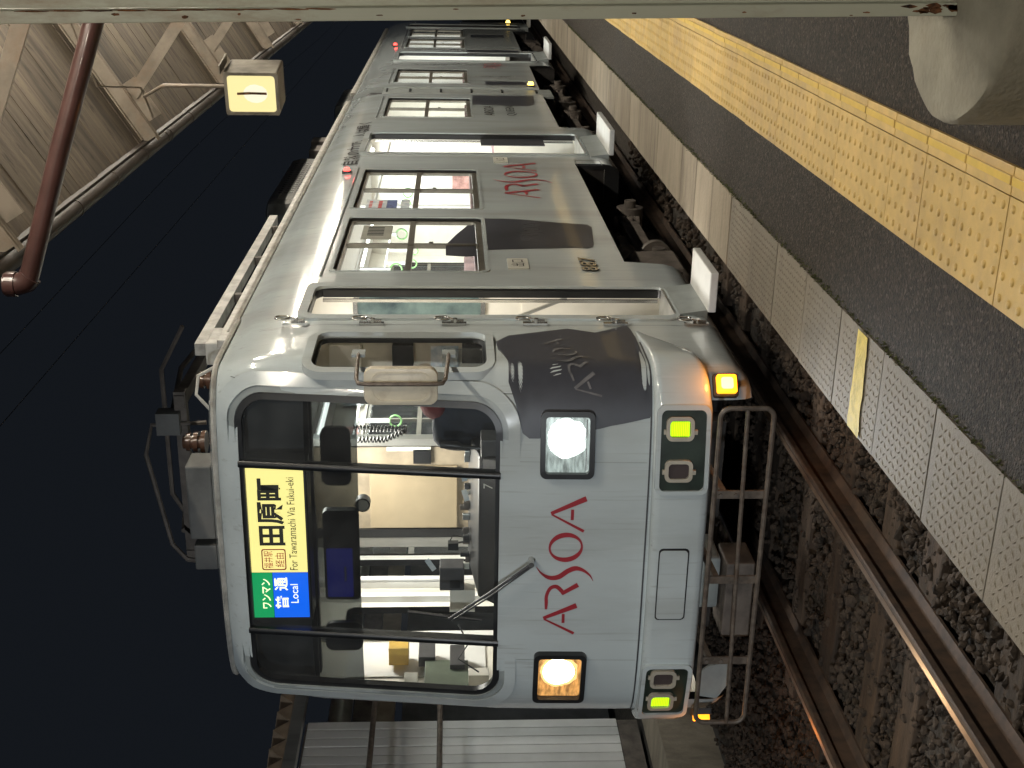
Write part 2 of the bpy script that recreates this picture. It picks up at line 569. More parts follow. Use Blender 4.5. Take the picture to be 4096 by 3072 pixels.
def logo_strokes():
    """the wide-spaced brand lettering as brush ribbons, cap height 1, width about 4.3"""
    def c(x, y):
        return ((2093 - y) / 240., (775 - x) / 240.)
    B = 1423
    S = [[(*c(532, 552 + B), .05), (*c(757, 664 + B), .085)], [(*c(528, 546 + B), .10), (*c(765, 447 + B), .16)], [(*c(674, 582 + B), .09), (*c(672, 512 + B), .09)],
         [(*c(545, 478 + B), .07), (*c(545, 430 + B), .10), (*c(545, 372 + B), .10), (*c(570, 318 + B), .11), (*c(612, 305 + B), .12), (*c(650, 335 + B), .12), (*c(668, 362 + B), .10)],
         [(*c(656, 356 + B), .12), (*c(768, 290 + B), .14)],
         [(*c(462, 158 + B), .01), (*c(500, 205 + B), .06), (*c(560, 238 + B), .12), (*c(625, 232 + B), .15), (*c(690, 188 + B), .15), (*c(745, 168 + B), .14), (*c(800, 182 + B), .09), (*c(850, 220 + B), .05), (*c(875, 262 + B), .01)],
         [(*c(556, 1200), .05), (*c(790, 1320), .085)], [(*c(552, 1194), .10), (*c(797, 1088), .16)], [(*c(703, 1240), .09), (*c(703, 1165), .09)]]
    v, f = [], []
    for st in S:
        a, b = ribbon(st)
        o = len(v)
        v += a
        f += [tuple(i + o for i in q) for q in b]
    n, o = 40, len(v)
    cu, cv = c(667, 1437)
    for k in range(n):
        t = 2 * math.pi * k / n
        v.append((cu + .447 * math.cos(t), cv + .51 * math.sin(t)))
        v.append((cu + .31 * math.cos(t + .12), cv + .445 * math.sin(t)))
    for k in range(n):
        l = (k + 1) % n
        f.append((o + 2 * k, o + 2 * k + 1, o + 2 * l + 1, o + 2 * l))
    return v, f


def cplate(mb, u0, u1, v0, v1, r, fn, w0, w1, mi=0, n=18):
    """rounded plate that follows a curved surface, with rim walls"""
    us = []
    for k in range(n + 1):
        t = k / n
        us.append(u0 + (u1 - u0) * (t * t * (3 - 2 * t)))
    v, f = [], []
    for u in us:
        d = max(0., r - min(u - u0, u1 - u))
        cut_ = r - math.sqrt(max(0., r * r - d * d))
        a, b = v0 + cut_, v1 - cut_
        v += [fn(u, a, w0), fn(u, a, w1), fn(u, a + (b - a) / 3, w1), fn(u, a + (b - a) * 2 / 3, w1), fn(u, b, w1), fn(u, b, w0)]
    for i in range(n):
        for k in range(5):
            f.append((i * 6 + k, i * 6 + k + 1, i * 6 + k + 7, i * 6 + k + 6))
    f += [(0, 1, 2, 3, 4, 5), tuple(n * 6 + k for k in (5, 4, 3, 2, 1, 0))]
    return mb.add(v, f, mi)


LOGO = logo_strokes()


def put_logo(mb, fn, mi=0):
    return mb.add([fn(u, v) for u, v in LOGO[0]], LOGO[1], mi)


# ================================================================ SETTING: ground, platform, track
g = MB().grid(1, 1, lambda a, b: (-120 + 240 * a, -40 + 300 * b, -.62)).build('ground', GROUND, smooth=None, kind='structure')
PX = -1.372        # asphalt / edge slab joint
platform = MB().box(PX, 6.0, -8, 70, -.62, 0).build('platform', ASPH, smooth=None, kind='structure')
ORIG['platform'] = Vector((0, 0, 0))

# edge slabs, one by one: smooth ones far off, diamond-patterned ones near
EDGE = -1.755
def slab_mesh(pattern):
    mb = MB()
    L = .485
    x0, x1 = EDGE, PX - .004
    mb.box(x0, x1, .004, L - .004, -.11, .004)
    if pattern:
        k = 0
        for i in range(15):
            for j in range(12):
                cy_ = .022 + i * .0315
                cx_ = x0 + .022 + j * .0315
                a = R(45 if (i + j) % 2 else -45)
                if cx_ > x1 - .02 or cy_ > L - .03:
                    continue
                dx, dy = math.cos(a) * .0145, math.sin(a) * .0145
                nx, ny = -math.sin(a) * .0045, math.cos(a) * .0045
                mb.add([(cx_ - dx, cy_ - dy, .004), (cx_ + nx, cy_ + ny, .004), (cx_ + dx, cy_ + dy, .004), (cx_ - nx, cy_ - ny, .004), (cx_, cy_, .0072)],
                       [(0, 3, 4), (3, 2, 4), (2, 1, 4), (1, 0, 4)])
    return mb
s_plain = slab_mesh(False).build('edge_slab', CONC, platform, smooth=None, bevel=.004)
s_pat = slab_mesh(True).build('edge_slab', CONCP, platform, smooth=None)
s_plain.location.y = 6.303 + .485 * 0
s_pat.location.y = 2.893 - .485 * 3
for k in range(1, 70):
    c = place_copy(s_plain, random.uniform(-.002, .002), .485 * k, random.uniform(-.001, .001))
    c.rotation_euler.z = random.uniform(-.002, .002)
for k in range(1, 10):
    place_copy(s_pat, random.uniform(-.002, .002), .485 * k + (0.01 if k > 9 else 0), random.uniform(-.0006, .0006))
# retaining face below the slabs
MB().box(EDGE + .05, PX - .01, -8, 70, -.62, -.112).build('platform_footing', UNDER, platform, smooth=None)
# painted yellow bar across the edge
v = []
fs = []
n = 12
for i in range(n + 1):
    t = i / n
    v += [(-1.752 + t * (PX + 1.752 - .01), 4.0 + .02 * t + random.uniform(-.006, .006), .0095), (-1.752 + t * (PX + 1.752 - .01), 4.128 + .004 * t + random.uniform(-.006, .006), .0095)]
    if i:
        fs.append((2 * i - 2, 2 * i, 2 * i + 1, 2 * i - 1))
MB().add(v, fs).build('yellow_marking', YELL, platform, smooth=None)

# tactile paving, tile by tile
TX0, TX1, TX2 = -.975, -.677, -.601
def dome(mb, x, y, z0, r, h):
    n = 10
    v = []
    for rr, zz in ((r, 0), (r * .86, h * .62), (r * .55, h)):
        v += [(x + rr * math.cos(2 * math.pi * k / n), y + rr * math.sin(2 * math.pi * k / n), z0 + zz) for k in range(n)]
    f = [(l * n + k, l * n + (k + 1) % n, (l + 1) * n + (k + 1) % n, (l + 1) * n + k) for l in (0, 1) for k in range(n)] + [tuple(2 * n + k for k in range(n))]
    mb.add(v, f)
mb = MB().box(TX0, TX1 - .002, .0015, .2985, -.03, .012)
for i in range(5):
    for j in range(5):
        dome(mb, TX0 + .03 + i * .0595, .03 + j * .06, .012, .0125, .0052)
tt = mb.build('tactile_tile', TILE, platform, smooth=50)
mb = MB().box(TX1 + .001, TX2, .0015, .2985, -.03, .012).box(TX1 + .026, TX1 + .052, .004, .296, .0115, .0172, 1)
tb = mb.build('tactile_bar_tile', [TILE, TILEBAR], platform, smooth=None, bevel=.0025)
for o in (tt, tb):
    o.location.y = 3.109 - .3 * 4
for k in range(1, 52):
    dx, dz = random.uniform(-.0015, .0015), random.uniform(-.0012, .0012)
    place_copy(tt, dx, .3 * k, dz).rotation_euler.z = random.uniform(-.003, .003)
    place_copy(tb, dx, .3 * k, dz)

# moss in the joint between asphalt and slabs
mb = MB()
for k in range(3600):
    y = random.uniform(2.2, 16)
    if random.random() > .35 + .5 * math.sin(y * 2.3) ** 2 * (1.0 if y < 7 else .6):
        continue
    x = PX + random.gauss(0.006, .009)
    h = random.uniform(.002, .007)
    w = random.uniform(.002, .006)
    a = random.uniform(0, 3.1)
    mb.add([(x - w * math.cos(a), y - w * math.sin(a), .0005), (x + w * math.cos(a), y + w * math.sin(a), .0005), (x + random.uniform(-.004, .004), y + random.uniform(-.004, .004), h + .004), (x + w * math.sin(a), y - w * math.cos(a), .0005)], [(0, 1, 2), (1, 3, 2), (3, 0, 2)])
tag(mb.build('moss_strip', MOSS, smooth=None, kind='stuff'), 'green moss growing along the joint of the platform edge', 'moss')

# track
RZ = -.40
TC = -3.33
track = MB().grid(1, 1, lambda a, b: (-5.9 + 4.1 * a, -8 + 80 * b, -.60)).build('track_bed', BED, smooth=None, kind='structure')
ORIG['track_bed'] = Vector((0, 0, 0))
prof = [(-.06, -.155), (.06, -.155), (.06, -.142), (.012, -.125), (.010, -.045), (.033, -.033), (.033, -.006), (.026, 0), (-.026, 0), (-.033, -.006), (-.033, -.033), (-.010, -.045), (-.012, -.125), (-.06, -.142)]
for i, (xx, lb) in enumerate(((TC + .568, 'rusty steel rail nearer the yellow-tiled platform'), (TC - .568, 'rusty steel rail farther from the yellow-tiled platform'))):
    mb = MB().prism(prof, lambda u, t, w: (xx + u, w, RZ + t), -8, 70)
    mb.grid(1, 1, lambda a, b: (xx - .020 + .028 * a, -8 + 78 * b, RZ + .0012), 1)
    r_ = mb.build('rail', [RUSTY, RAILTOP], smooth=None)
    tag(r_, lb, 'rail', 'rails of the track')
    r_['kind'] = 'structure'
sl = MB().box(TC - 1.05, TC + 1.05, -.10, .10, -.62, -.553).build('sleeper', WOOD, track, smooth=None, bevel=.012)
sl.location.y = 2.55
for k in range(1, 11):
    place_copy(sl, random.uniform(-.05, .05), k * .62 + random.uniform(-.03, .03)).rotation_euler.z = random.uniform(-.03, .03)
# ballast: loose stones
ico = bmesh.new()
bmesh.ops.create_icosphere(ico, subdivisions=1, radius=1)
iv = [v.co.copy() for v in ico.verts]
ifc = [tuple(v.index for v in f.verts) for f in ico.faces]
ico.free()
mb = MB()
rnd = random.Random(3)
def stones(nn, x0, x1, y0, y1, z0, z1, r0, r1):
    for _ in range(nn):
        x, y = rnd.uniform(x0, x1), rnd.uniform(y0, y1)
        near = any(abs(x - xr) < .07 for xr in (TC + .568, TC - .568))
        z = rnd.uniform(z0, z1) - (.06 if near else 0)
        r = rnd.uniform(r0, r1)
        sc = Vector((rnd.uniform(.7, 1.3), rnd.uniform(.6, 1.2), rnd.uniform(.45, .85))) * r
        M = Matrix.Rotation(rnd.uniform(0, 6.3), 3, Vector((rnd.gauss(0, 1), rnd.gauss(0, 1), rnd.gauss(0, 1) + .1)).normalized())
        k = [rnd.uniform(.72, 1.12) for _ in iv]
        mb.add([M @ Vector((p.x * sc.x * q, p.y * sc.y * q, p.z * sc.z * q)) + Vector((x, y, z)) for p, q in zip(iv, k)], ifc)
stones(8000, -3.1, -1.76, 2.0, 7.5, -.60, -.548, .014, .034)
stones(9000, -5.9, -3.0, 3.3, 9.5, -.60, -.548, .014, .032)
stones(900, -2.72, -1.8, 6.5, 14, -.60, -.55, .025, .045)
tag(mb.build('ballast', BALL, smooth=None, kind='stuff'), 'brown crushed stone ballast around the rails', 'ballast')

# ================================================================ CANOPY over the platform
EX, EZ, SL = -1.50, 3.42, .633
canopy = thing('platform_canopy', (0, 8, 3.4), 'brown boarded station canopy with pale steel rafters over the platform', 'canopy')
def roof_z(x):
    return EZ + (x - EX) * SL
ridge = 1.6
wid = .172
src = None
for k in range(130):
    y = 1.0 + k * wid
    if src is None:
        mb = MB()
        v = []
        for zz in (0, .022):
            for x, yy in ((EX, .0016), (ridge, .0016), (ridge, wid - .0016), (EX, wid - .0016)):
                v.append((x, yy, roof_z(x) + .075 + zz))
        mb.add(v, [(0, 3, 2, 1), (4, 5, 6, 7), (0, 1, 5, 4), (1, 2, 6, 5), (2, 3, 7, 6), (3, 0, 4, 7)])
        src = mb.build('ceiling_board', CEIL, canopy, smooth=None)
        src.location.y = y
    else:
        place_copy(src, 0, y - 1.0, random.uniform(-.005, .005))
MB().beam((EX, 1, roof_z(EX) + .115), (EX, 24, roof_z(EX) + .115), .02, .13).build('fascia', GUTR, canopy, smooth=None)
v = []
mb = MB()
mb.beam((ridge * .5 + EX * .5, 1, roof_z(ridge * .5 + EX * .5) + .12), (ridge * .5 + EX * .5, 24, roof_z(ridge * .5 + EX * .5) + .12), 3.9, .02, ref=(-SL, 0, 1)).build('roof_sheet', UNDER, canopy, smooth=None)
PYS = [2.70, 5.52, 8.35, 11.19, 14.03, 16.9, 19.7, 22.5]
for yy in PYS:
    mb = MB()
    a, b = (EX + .02, yy, roof_z(EX + .02) + .02), (ridge, yy, roof_z(ridge) + .02)
    mb.beam(a, b, .012, .11)
    mb.beam((a[0], yy, a[2] - .055), (b[0], yy, b[2] - .055), .06, .012)
    mb.beam((a[0], yy, a[2] + .05), (b[0], yy, b[2] + .05), .085, .010)
    mb.build('rafter', BEAM, canopy, smooth=None)
    mb = MB()
    p0, p1 = (-1.20, yy + .05, roof_z(-1.20) - .05), (-.20, yy + .05, 2.84)
    if yy < 6:
        p0, p1 = (-1.05, yy + .05, 3.53), (-.18, yy + .05, 3.16)
    mb.beam(p0, p1, .012, .075).beam((p0[0], yy + .075, p0[2] + .036), (p1[0], yy + .075, p1[2] + .036), .05, .010)
    mb.build('knee_brace', BEAM, canopy, smooth=None)
    mb = MB().beam((-1.36, yy + .060, roof_z(-1.36) - .06), (-1.12, yy + .060, roof_z(-1.12) - .06), .012, .15)
    for t in (-1.31, -1.18):
        mb.cyl((t, yy + .066, roof_z(t) - .07), (t, yy + .082, roof_z(t) - .07), .018, 8)
    mb.build('gusset_plate', BEAM, canopy, smooth=None)
# slender tie rods seen crossing under the boards
MB().tube([(-1.15, 8.4, 3.50), (-1.03, 7.55, 3.55), (-.2, 7.2, 3.7)], .006, 5).build('tie_wire', BEAM, canopy)

# gutter and drain pipe
gut = thing('eave_gutter', (EX - .06, 8, 3.4), 'dark brown rain gutter along the eave of the canopy', 'gutter')
gp = []
for k in range(11):
    a = R(180 + 18 * k)
    gp.append((.045 * math.cos(a), .045 * math.sin(a)))
gp += [(.039 * math.cos(R(360 - 18 * k)), .039 * math.sin(R(360 - 18 * k))) for k in range(11)]
GX, GZ = EX - .05, EZ + .055
for k in range(6):
    y0 = 1 + k * 3.9
    MB().prism(gp, lambda u, t, w: (GX + u, w, GZ + t), y0, y0 + 3.88).build('trough', GUTR, gut, smooth=40)
for k in range(30):
    y = 1.3 + k * .76
    MB().prism([(u * 1.09, t * 1.09) for u, t in gp], lambda u, t, w: (GX + u, w, GZ + t), y, y + .025).build('bracket', GUTR, gut, smooth=40)
dp = thing('drain_pipe', (-.35, 5.4, 2.9), 'maroon drain pipe slanting from the gutter below the canopy boards', 'pipe')
PEl = [(-1.565, 5.26, 3.395), (-1.565, 5.26, 3.34), (-1.555, 5.262, 3.305), (-1.53, 5.265, 3.285)]
MB().tube(PEl, .05, 14).build('elbow', PIPE, dp)
MB().tube([(-1.545, 5.263, 3.293), (-1.0, 5.33, 3.12), (-.18, 5.45, 2.845)], .042, 16).build('pipe', PIPE, dp)
MB().cyl((-1.565, 5.26, 3.345), (-1.565, 5.26, 3.385), .056, 14).build('collar', PIPE, dp)

# fluorescent battens under the canopy (the light on the platform)
LZ = 3.97
for i, (lx, yy, LZ) in enumerate([(.25, y_, 3.97) for y_ in (-5.4, -2.6, .2, 4.1, 6.95, 9.8, 12.6, 15.5, 18.3, 21.1)]):
    L = thing('batten_lamp', (lx, yy, LZ), 'white fluorescent batten lamp hung under the canopy above the platform', 'lamp', 'fluorescent lamps under the canopy')
    MB().box(lx - .025, lx + .025, yy - .63, yy + .63, LZ + .03, LZ + .07).build('housing', WHITEP, L, smooth=None)
    MB().cyl((lx, yy - .60, LZ), (lx, yy + .60, LZ), .016, 10).build('tube', E_BATTEN, L)
    MB().cyl((lx, yy, LZ + .07), (lx, yy, roof_z(lx) + .05), .012, 6).build('drop_rod', WHITEP, L)

# unseen floodlight added behind the camera to brighten the train front
fl_ = thing('added_floodlight', (-2.2, -6.0, -.6), 'added grey floodlight on a pole, out of view, brightening the train front', 'lamp')
MB().cyl((-2.2, -6.05, -.6), (-2.2, -6.05, 2.75), .05, 12).build('pole', BEAM, fl_)
MB().box(-2.52, -1.88, -6.02, -5.84, 2.5, 2.84).build('head', LAMPBOX, fl_, smooth=None, bevel=.02)
MB().box(-2.48, -1.92, -5.838, -5.830, 2.53, 2.81).build('glass', glow('added_flood_glass', (.95, .98, 1), 6), fl_, smooth=None)
ld = bpy.data.lights.new('added_flood', 'SPOT')
ld.energy = 1450; ld.color = (.90, .96, 1)
ld.spot_size = R(31); ld.spot_blend = .55; ld.shadow_soft_size = .14
lo = bpy.data.objects.new('added_flood', ld)
col.objects.link(lo); lo.parent = fl_
lo.location = (0, .22, 3.27)
lo.rotation_euler = (Vector((-4.5, 6.5, 1.25)) - Vector((-2.2, -5.78, 2.67))).to_track_quat('-Z', 'Y').to_euler()

# canopy posts: H section on a round footing; the first stands at the picture's edge
def h_post(yy, label, first):
    p = thing('canopy_post', (-.137, yy, 0), label, 'post', 'steel posts of the canopy')
    lean = .022 if first else 0
    zt = 4.2 if not first else 3.0
    def T(x, y, z):
        return (x + lean * (1.3 - z), y, z)
    zb, X0, Y0 = .27, -.137, yy
    mb = MB()
    def vb(x0, x1, y0, y1):
        v = [T(x0, y0, zb), T(x1, y0, zb), T(x1, y1, zb), T(x0, y1, zb), T(x0, y0, zt), T(x1, y0, zt), T(x1, y1, zt), T(x0, y1, zt)]
        mb.add(v, [(0, 3, 2, 1), (4, 5, 6, 7), (0, 1, 5, 4), (1, 2, 6, 5), (2, 3, 7, 6), (3, 0, 4, 7)])
    vb(X0 - .098, X0 - .070, Y0 - .05, Y0 + .05)
    vb(X0 + .070, X0 + .098, Y0 - .05, Y0 + .05)
    vb(X0 - .069, X0 + .069, Y0 - .004, Y0 + .004)
    mb.build('steel_section', POSTP, p, smooth=None, bevel=.002)
    mb = MB()
    n = 48
    rings = [(.325, -.02), (.325, .285), (.318, .298), (.30, .303), (.12, .312), (.0, .315)]
    v = []
    for r, z in rings[:-1]:
        v += [(X0 + r * math.cos(2 * math.pi * k / n), Y0 + r * math.sin(2 * math.pi * k / n), z + (random.uniform(-.003, .003) if z > .29 else 0)) for k in range(n)]
    v.append((X0, Y0, .315))
    f = [(l * n + k, l * n + (k + 1) % n, (l + 1) * n + (k + 1) % n, (l + 1) * n + k) for l in range(4) for k in range(n)] + [(4 * n + k, 4 * n + (k + 1) % n, 5 * n) for k in range(n)]
    mb.add(v, f)
    mb.build('footing', FOOT, p, smooth=40)
    if first:
        mb = MB()
        def blotch(cx_, cz_, w, h):
            pts = [(cx_ + w * math.cos(a) * random.uniform(.55, 1), cz_ + h * math.sin(a) * random.uniform(.55, 1)) for a in [j * math.pi / 6 for j in range(12)]]
            mb.prism([(u + lean * (1.3 - cz_), t) for u, t in pts], lambda u, t, q: (u, Y0 - .0502 - q, t), 0, .001)
        for k in range(12):
            blotch(X0 - random.uniform(.074, .094), .318 + .11 * random.random() ** 2, random.uniform(.003, .009), random.uniform(.008, .025))
        for z in (.52, .555, .8, 1.05, 1.3, 1.45, 1.62, 1.8, 1.93, 2.05, 2.2):
            blotch(X0 - random.uniform(.072, .096), z, random.uniform(.0015, .005), random.uniform(.004, .012))
        for k in range(10):
            blotch(X0 - .0715, 1.75 + k * .07, .0025, .05)
        mb.build('rust_patch', RUSTB, p, smooth=None, kind='stuff')
h_post(2.93, 'pale green steel post with rust spots on a round concrete footing', True)

# hanging lantern
lant = thing('hanging_lantern', (-1.0, 7.45, 2.75), 'box lantern with a glowing cream face hung from the canopy', 'lantern')
LM = Matrix.Rotation(R(-9), 4, 'Z')
def LT(x, y, z):
    p = LM @ Vector((x, y, z))
    return (p.x - 1.035, p.y + 7.36, p.z + 2.615)
mb = MB()
hw, hh, dpth = .125, .155, .26
fl = rrect(-hw, hw, -hh, hh, .012, 3)
il = rrect(-hw + .018, hw - .018, -hh + .018, hh - .018, .02, 3)
mb.band(fl, il, lambda u, t, w: LT(u, w, t), .02, -.012)
mb.prism(fl, lambda u, t, w: LT(u, w, t), .02, dpth)
mb.build('case', LAMPBOX, lant, smooth=None)
MB().prism(il, lambda u, t, w: LT(u, w, t), -.003, .018).build('glowing_face', E_LANT, lant, smooth=None)
MB().prism([(.055 * math.cos(k * .4), -.02 + .07 * math.sin(k * .4)) for k in range(15)], lambda u, t, w: LT(u, w, t), -.0038, -.0032).build('bulb_glow', E_LANTC, lant, smooth=None)
MB().prism([(-.006, -.085), (.008, -.085), (.010, .02), (.006, .085), (-.008, .085), (-.004, .0)], lambda u, t, w: LT(u, w, t), -.006, -.0045).build('dirt_mark', RUSTB, lant, smooth=None)
MB().beam(LT(hw + .012, -.01, hh + .02), LT(hw + .012, dpth, hh + .02), .05, .008).build('rain_lip', LAMPBOX, lant, smooth=None)
hp = LT(0, .14, hh)
MB().tube([hp, (hp[0], hp[1], 3.14), (hp[0] - .01, hp[1] + .03, 3.17), (-1.20, 8.34, 3.47)], .011, 8).build('hanger_rod', BEAM, lant)

# ================================================================ TRAIN
XC, DEP, NSE = -3.32, .30, 3.2
YEND = 16.08
WT = [(-.12, 1.0), (-.08, 1.045), (-.03, 1.07), (.03, 1.08), (2.2, 1.08), (2.4, 1.066), (2.6, 1.03), (2.74, .965), (2.80, .86), (2.86, .55), (2.885, .2)]
YT = [(.4, 5.88), (1.15, 5.90), (2.62, 6.07), (2.70, 6.12), (2.74, 6.17), (2.80, 6.34), (2.86, 6.8), (2.885, 7.2)]
def Wz(z): return lerp_tab(z, WT)
def Yz(z): return lerp_tab(z, YT)
def front_y(x, z, off=0.):
    d = min(.9999, abs(x - XC) / Wz(z))
    return Yz(z) + DEP * (1 - (1 - d ** NSE) ** (1 / NSE)) - off
def FR(x, z, off=0.):
    """point on the front, pushed out by off along the surface normal"""
    e = .004
    y = front_y(x, z)
    gx = (front_y(x + e, z) - front_y(x - e, z)) / (2 * e)
    gz = (front_y(x, z + e) - front_y(x, z - e)) / (2 * e)
    gx = max(-3, min(3, gx))
    n = Vector((gx, -1, gz)).normalized()
    return (x + n.x * off, y + n.y * off, z + n.z * off)
PL = {}
def plan(z):
    k = round(z, 2)
    if k not in PL:
        pts = []
        for i in range(121):
            th = math.pi / 2 * (1 - i / 120)
            pts.append((Wz(k) * math.cos(th) ** (2 / NSE) if i else 0., Yz(k) + DEP * (1 - math.sin(th) ** (2 / NSE) if i < 120 else 1.)))
        s = [0.]
        for a, b in zip(pts, pts[1:]):
            s.append(s[-1] + math.hypot(b[0] - a[0], b[1] - a[1]))
        PL[k] = (pts, s)
    return PL[k]
def SF(s, z, off=0.):
    """point on the body by arc length round the plan from the nose centre"""
    pts, S = plan(z)
    sg = 1 if s >= 0 else -1
    a = abs(s)
    if a >= S[-1]:
        x, y, nx, ny = pts[-1][0], pts[-1][1] + a - S[-1], 1, 0
    else:
        i = 0
        lo_, hi_ = 0, len(S) - 1
        while hi_ - lo_ > 1:
            m_ = (lo_ + hi_) // 2
            if S[m_] <= a: lo_ = m_
            else: hi_ = m_
        t = (a - S[lo_]) / max(1e-9, S[hi_] - S[lo_])
        p, q = pts[lo_], pts[hi_]
        x, y = p[0] + (q[0] - p[0]) * t, p[1] + (q[1] - p[1]) * t
        dx, dy = q[0] - p[0], q[1] - p[1]
        L = math.hypot(dx, dy) or 1
        nx, ny = dy / L, -dx / L
    return (XC + sg * (x + nx * off), y + ny * off, z)
XR = XC + 1.08      # platform side of the train
def SD(y, z, off=0.):
    return (XC + Wz(z) + off, y, z)

def body_slices(inset, zs):
    mb = MB()
    N = 24
    rings = []
    for z in zs:
        w, yf = max(.05, Wz(z) - inset), Yz(z) + inset
        pts = [(XC + w, YEND - inset * 1.0), (XC + w, 14.0), (XC + w, 11.0), (XC + w, 8.6)]
        for i in range(N * 2 + 1):
            th = math.pi * i / (2 * N)
            c, s = math.cos(th), math.sin(th)
            pts.append((XC + w * math.copysign(abs(c) ** (2 / NSE), c), yf + DEP * (1 - abs(s) ** (2 / NSE))))
        pts += [(XC - w, 8.6), (XC - w, 11.0), (XC - w, 14.0), (XC - w, YEND - inset)]
        rings.append([(x, y, z) for x, y in pts])
    n = len(rings[0])
    v = [p for r in rings for p in r]
    f = [(j * n + i, j * n + (i + 1) % n, (j + 1) * n + (i + 1) % n, (j + 1) * n + i) for j in range(len(rings) - 1) for i in range(n)]
    f += [tuple(range(n - 1, -1, -1)), tuple((len(rings) - 1) * n + i for i in range(n))]
    mb.add(v, f)
    return mb

WINS = [(7.86, 9.34), (9.655, 11.20), (14.22, 15.68)]
WZ0, WZ1 = 1.235, 2.235
D1 = (6.90, 7.47, .13, 2.30)
D2 = (12.0, 13.10, .15, 2.30)
CABW = (6.075, 6.58, 1.27, 2.20)
WS = (XC - .885, XC + .895, 1.205, 2.595)

outer = body_slices(0, [-.12, -.08, -.03, .03, .05, .28, .6, .95, 1.2, 1.6, 2.0, 2.2, 2.3, 2.4, 2.5, 2.6, 2.66, 2.70, 2.74, 2.77, 2.80, 2.83, 2.86, 2.885]).build('body', [PAINT], smooth=None)
inner = body_slices(.05, [.02, .6, 1.2, 2.0, 2.2, 2.4, 2.6, 2.66]).build('cutter_in', [LINING], smooth=None)
cut = MB()
def side_cut(y0, y1, z0, z1, r, x0, x1):
    cut.prism(rrect(y0, y1, z0, z1, r), lambda u, t, w: (w, u, t), x0, x1)
for y0, y1 in WINS:
    side_cut(y0, y1, WZ0, WZ1, .05, XR - .12, XR + .1)
    side_cut(y0, y1, WZ0, WZ1, .05, XC - 1.2, XC - .94)
side_cut(*D1, .07, XR - .3, XR + .2)
side_cut(*D2, .07, XR - .3, XR + .2)
side_cut(*CABW, .08, XR - .12, XR + .1)
side_cut(7.50, 7.80, 1.24, 2.2, .05, XC - 1.2, XC - .94)
side_cut(6.80, 7.16, 1.0, 2.15, .06, XC - 1.2, XC - .94)
cut.prism(rrect(*WS, .145, 8), lambda u, t, w: (u, w, t), 5.2, 6.35)
# skirts: open between the steps for the bogies, open under the nose
for y0, y1 in ((8.10, 11.55), (13.6, 16.4)):
    cut.prism([(y0 - .12, -.3), (y1, -.3), (y1, .30), (y0 + .02, .285)], lambda u, t, w: (w, u, t), XC - 1.4, XC + 1.4)
cut.box(XC - .93, XC + .93, 5.0, 6.65, -.3, .10)
cutter = cut.build('cutter', [RUBBER], smooth=None)
for ob_, ct in ((outer, inner), (outer, cutter)):
    md = outer.modifiers.new('b', 'BOOLEAN')
    md.operation = 'DIFFERENCE'
    md.solver = 'EXACT'
    md.object = ct
    md.material_mode = 'TRANSFER'
dg = bpy.context.evaluated_depsgraph_get()
BODY = bpy.data.meshes.new_from_object(outer.evaluated_get(dg))
BODY.name = 'body'
for o in (outer, inner, cutter):
    bpy.data.objects.remove(o)
BODY.polygons.foreach_set('use_smooth', [True] * len(BODY.polygons))
BODY.set_sharp_from_angle(angle=R(32))


def soap_fill(rows, surf, off, ncol=16):
    mb = MB()
    v = []
    for (l, r) in rows:
        for i in range(ncol + 1):
            t = i / ncol
            v.append(surf(l[0] + (r[0] - l[0]) * t, l[1] + (r[1] - l[1]) * t, off))
    f = [(j * (ncol + 1) + i, j * (ncol + 1) + i + 1, (j + 1) * (ncol + 1) + i + 1, (j + 1) * (ncol + 1) + i) for j in range(len(rows) - 1) for i in range(ncol)]
    mb.add(v, f)
    return mb


def window_unit(root, y0, y1, side):
    """sliding window: outer frame, centre post, rail, four panes"""
    X = XC + side * 1.08
    def P(u, t, w): return (X + side * w, u, t)
    mb = MB()
    A = rrect(y0 - .012, y1 + .012, WZ0 - .012, WZ1 + .012, .05)
    B = rrect(y0 + .035, y1 - .035, WZ0 + .045, WZ1 - .035, .03)
    mb.band(A, B, P, -.046, -.022)
    ym, zm = (y0 + y1) / 2, WZ0 + .515
    mb.box(min(X - side * .045, X - side * .015), max(X - side * .045, X - side * .015), y0 + .03, y1 - .03, zm - .02, zm + .022)
    mb.box(min(X - side * .04, X - side * .008), max(X - side * .04, X - side * .008), ym - .016, ym + .016, WZ0 + .04, WZ1 - .03)
    w = mb.build('window', BRONZE, root, smooth=30)
    # bright rim on the outside sheet
    MB().band(rrect(y0 - .03, y1 + .03, WZ0 - .03, WZ1 + .03, .06), rrect(y0 - .004, y1 + .004, WZ0 - .004, WZ1 + .004, .05), P, -.01, .006).build('surround', PAINT, w, smooth=30)
    for a, b in ((y0 + .03, ym - .016), (ym + .016, y1 - .03)):
        for c, d, q in ((WZ0 + .04, zm - .02, .036), (zm + .022, WZ1 - .03, .028)):
            x = X - side * q
            MB().add([(x, a, c), (x, b, c), (x, b, d), (x, a, d)], [(0, 1, 2, 3)]).build('pane', GLASS, w, smooth=None, recalc=False)
            if side > 0 and c > 1.6:      # sash stile and weather strip
                pass
    # latches
    MB().box(min(X, X - side * .03), max(X, X - side * .03), ym - .03, ym + .03, zm - .16, zm - .13).build('latch', BRONZE, w, smooth=None)
    return w


def hand_strap(root, x, y, z):
    mb = MB().box(x - .013, x + .013, y - .011, y + .011, z - .26, z)
    s_ = mb.build('hand_strap', STRAPW, root, smooth=None)
    pts = [(x + .048 * math.cos(2 * math.pi * k / 16), y, z - .305 + .048 * math.sin(2 * math.pi * k / 16)) for k in range(16)]
    MB().tube(pts, .008, 6, closed=True).build('ring', STRAPG, s_)


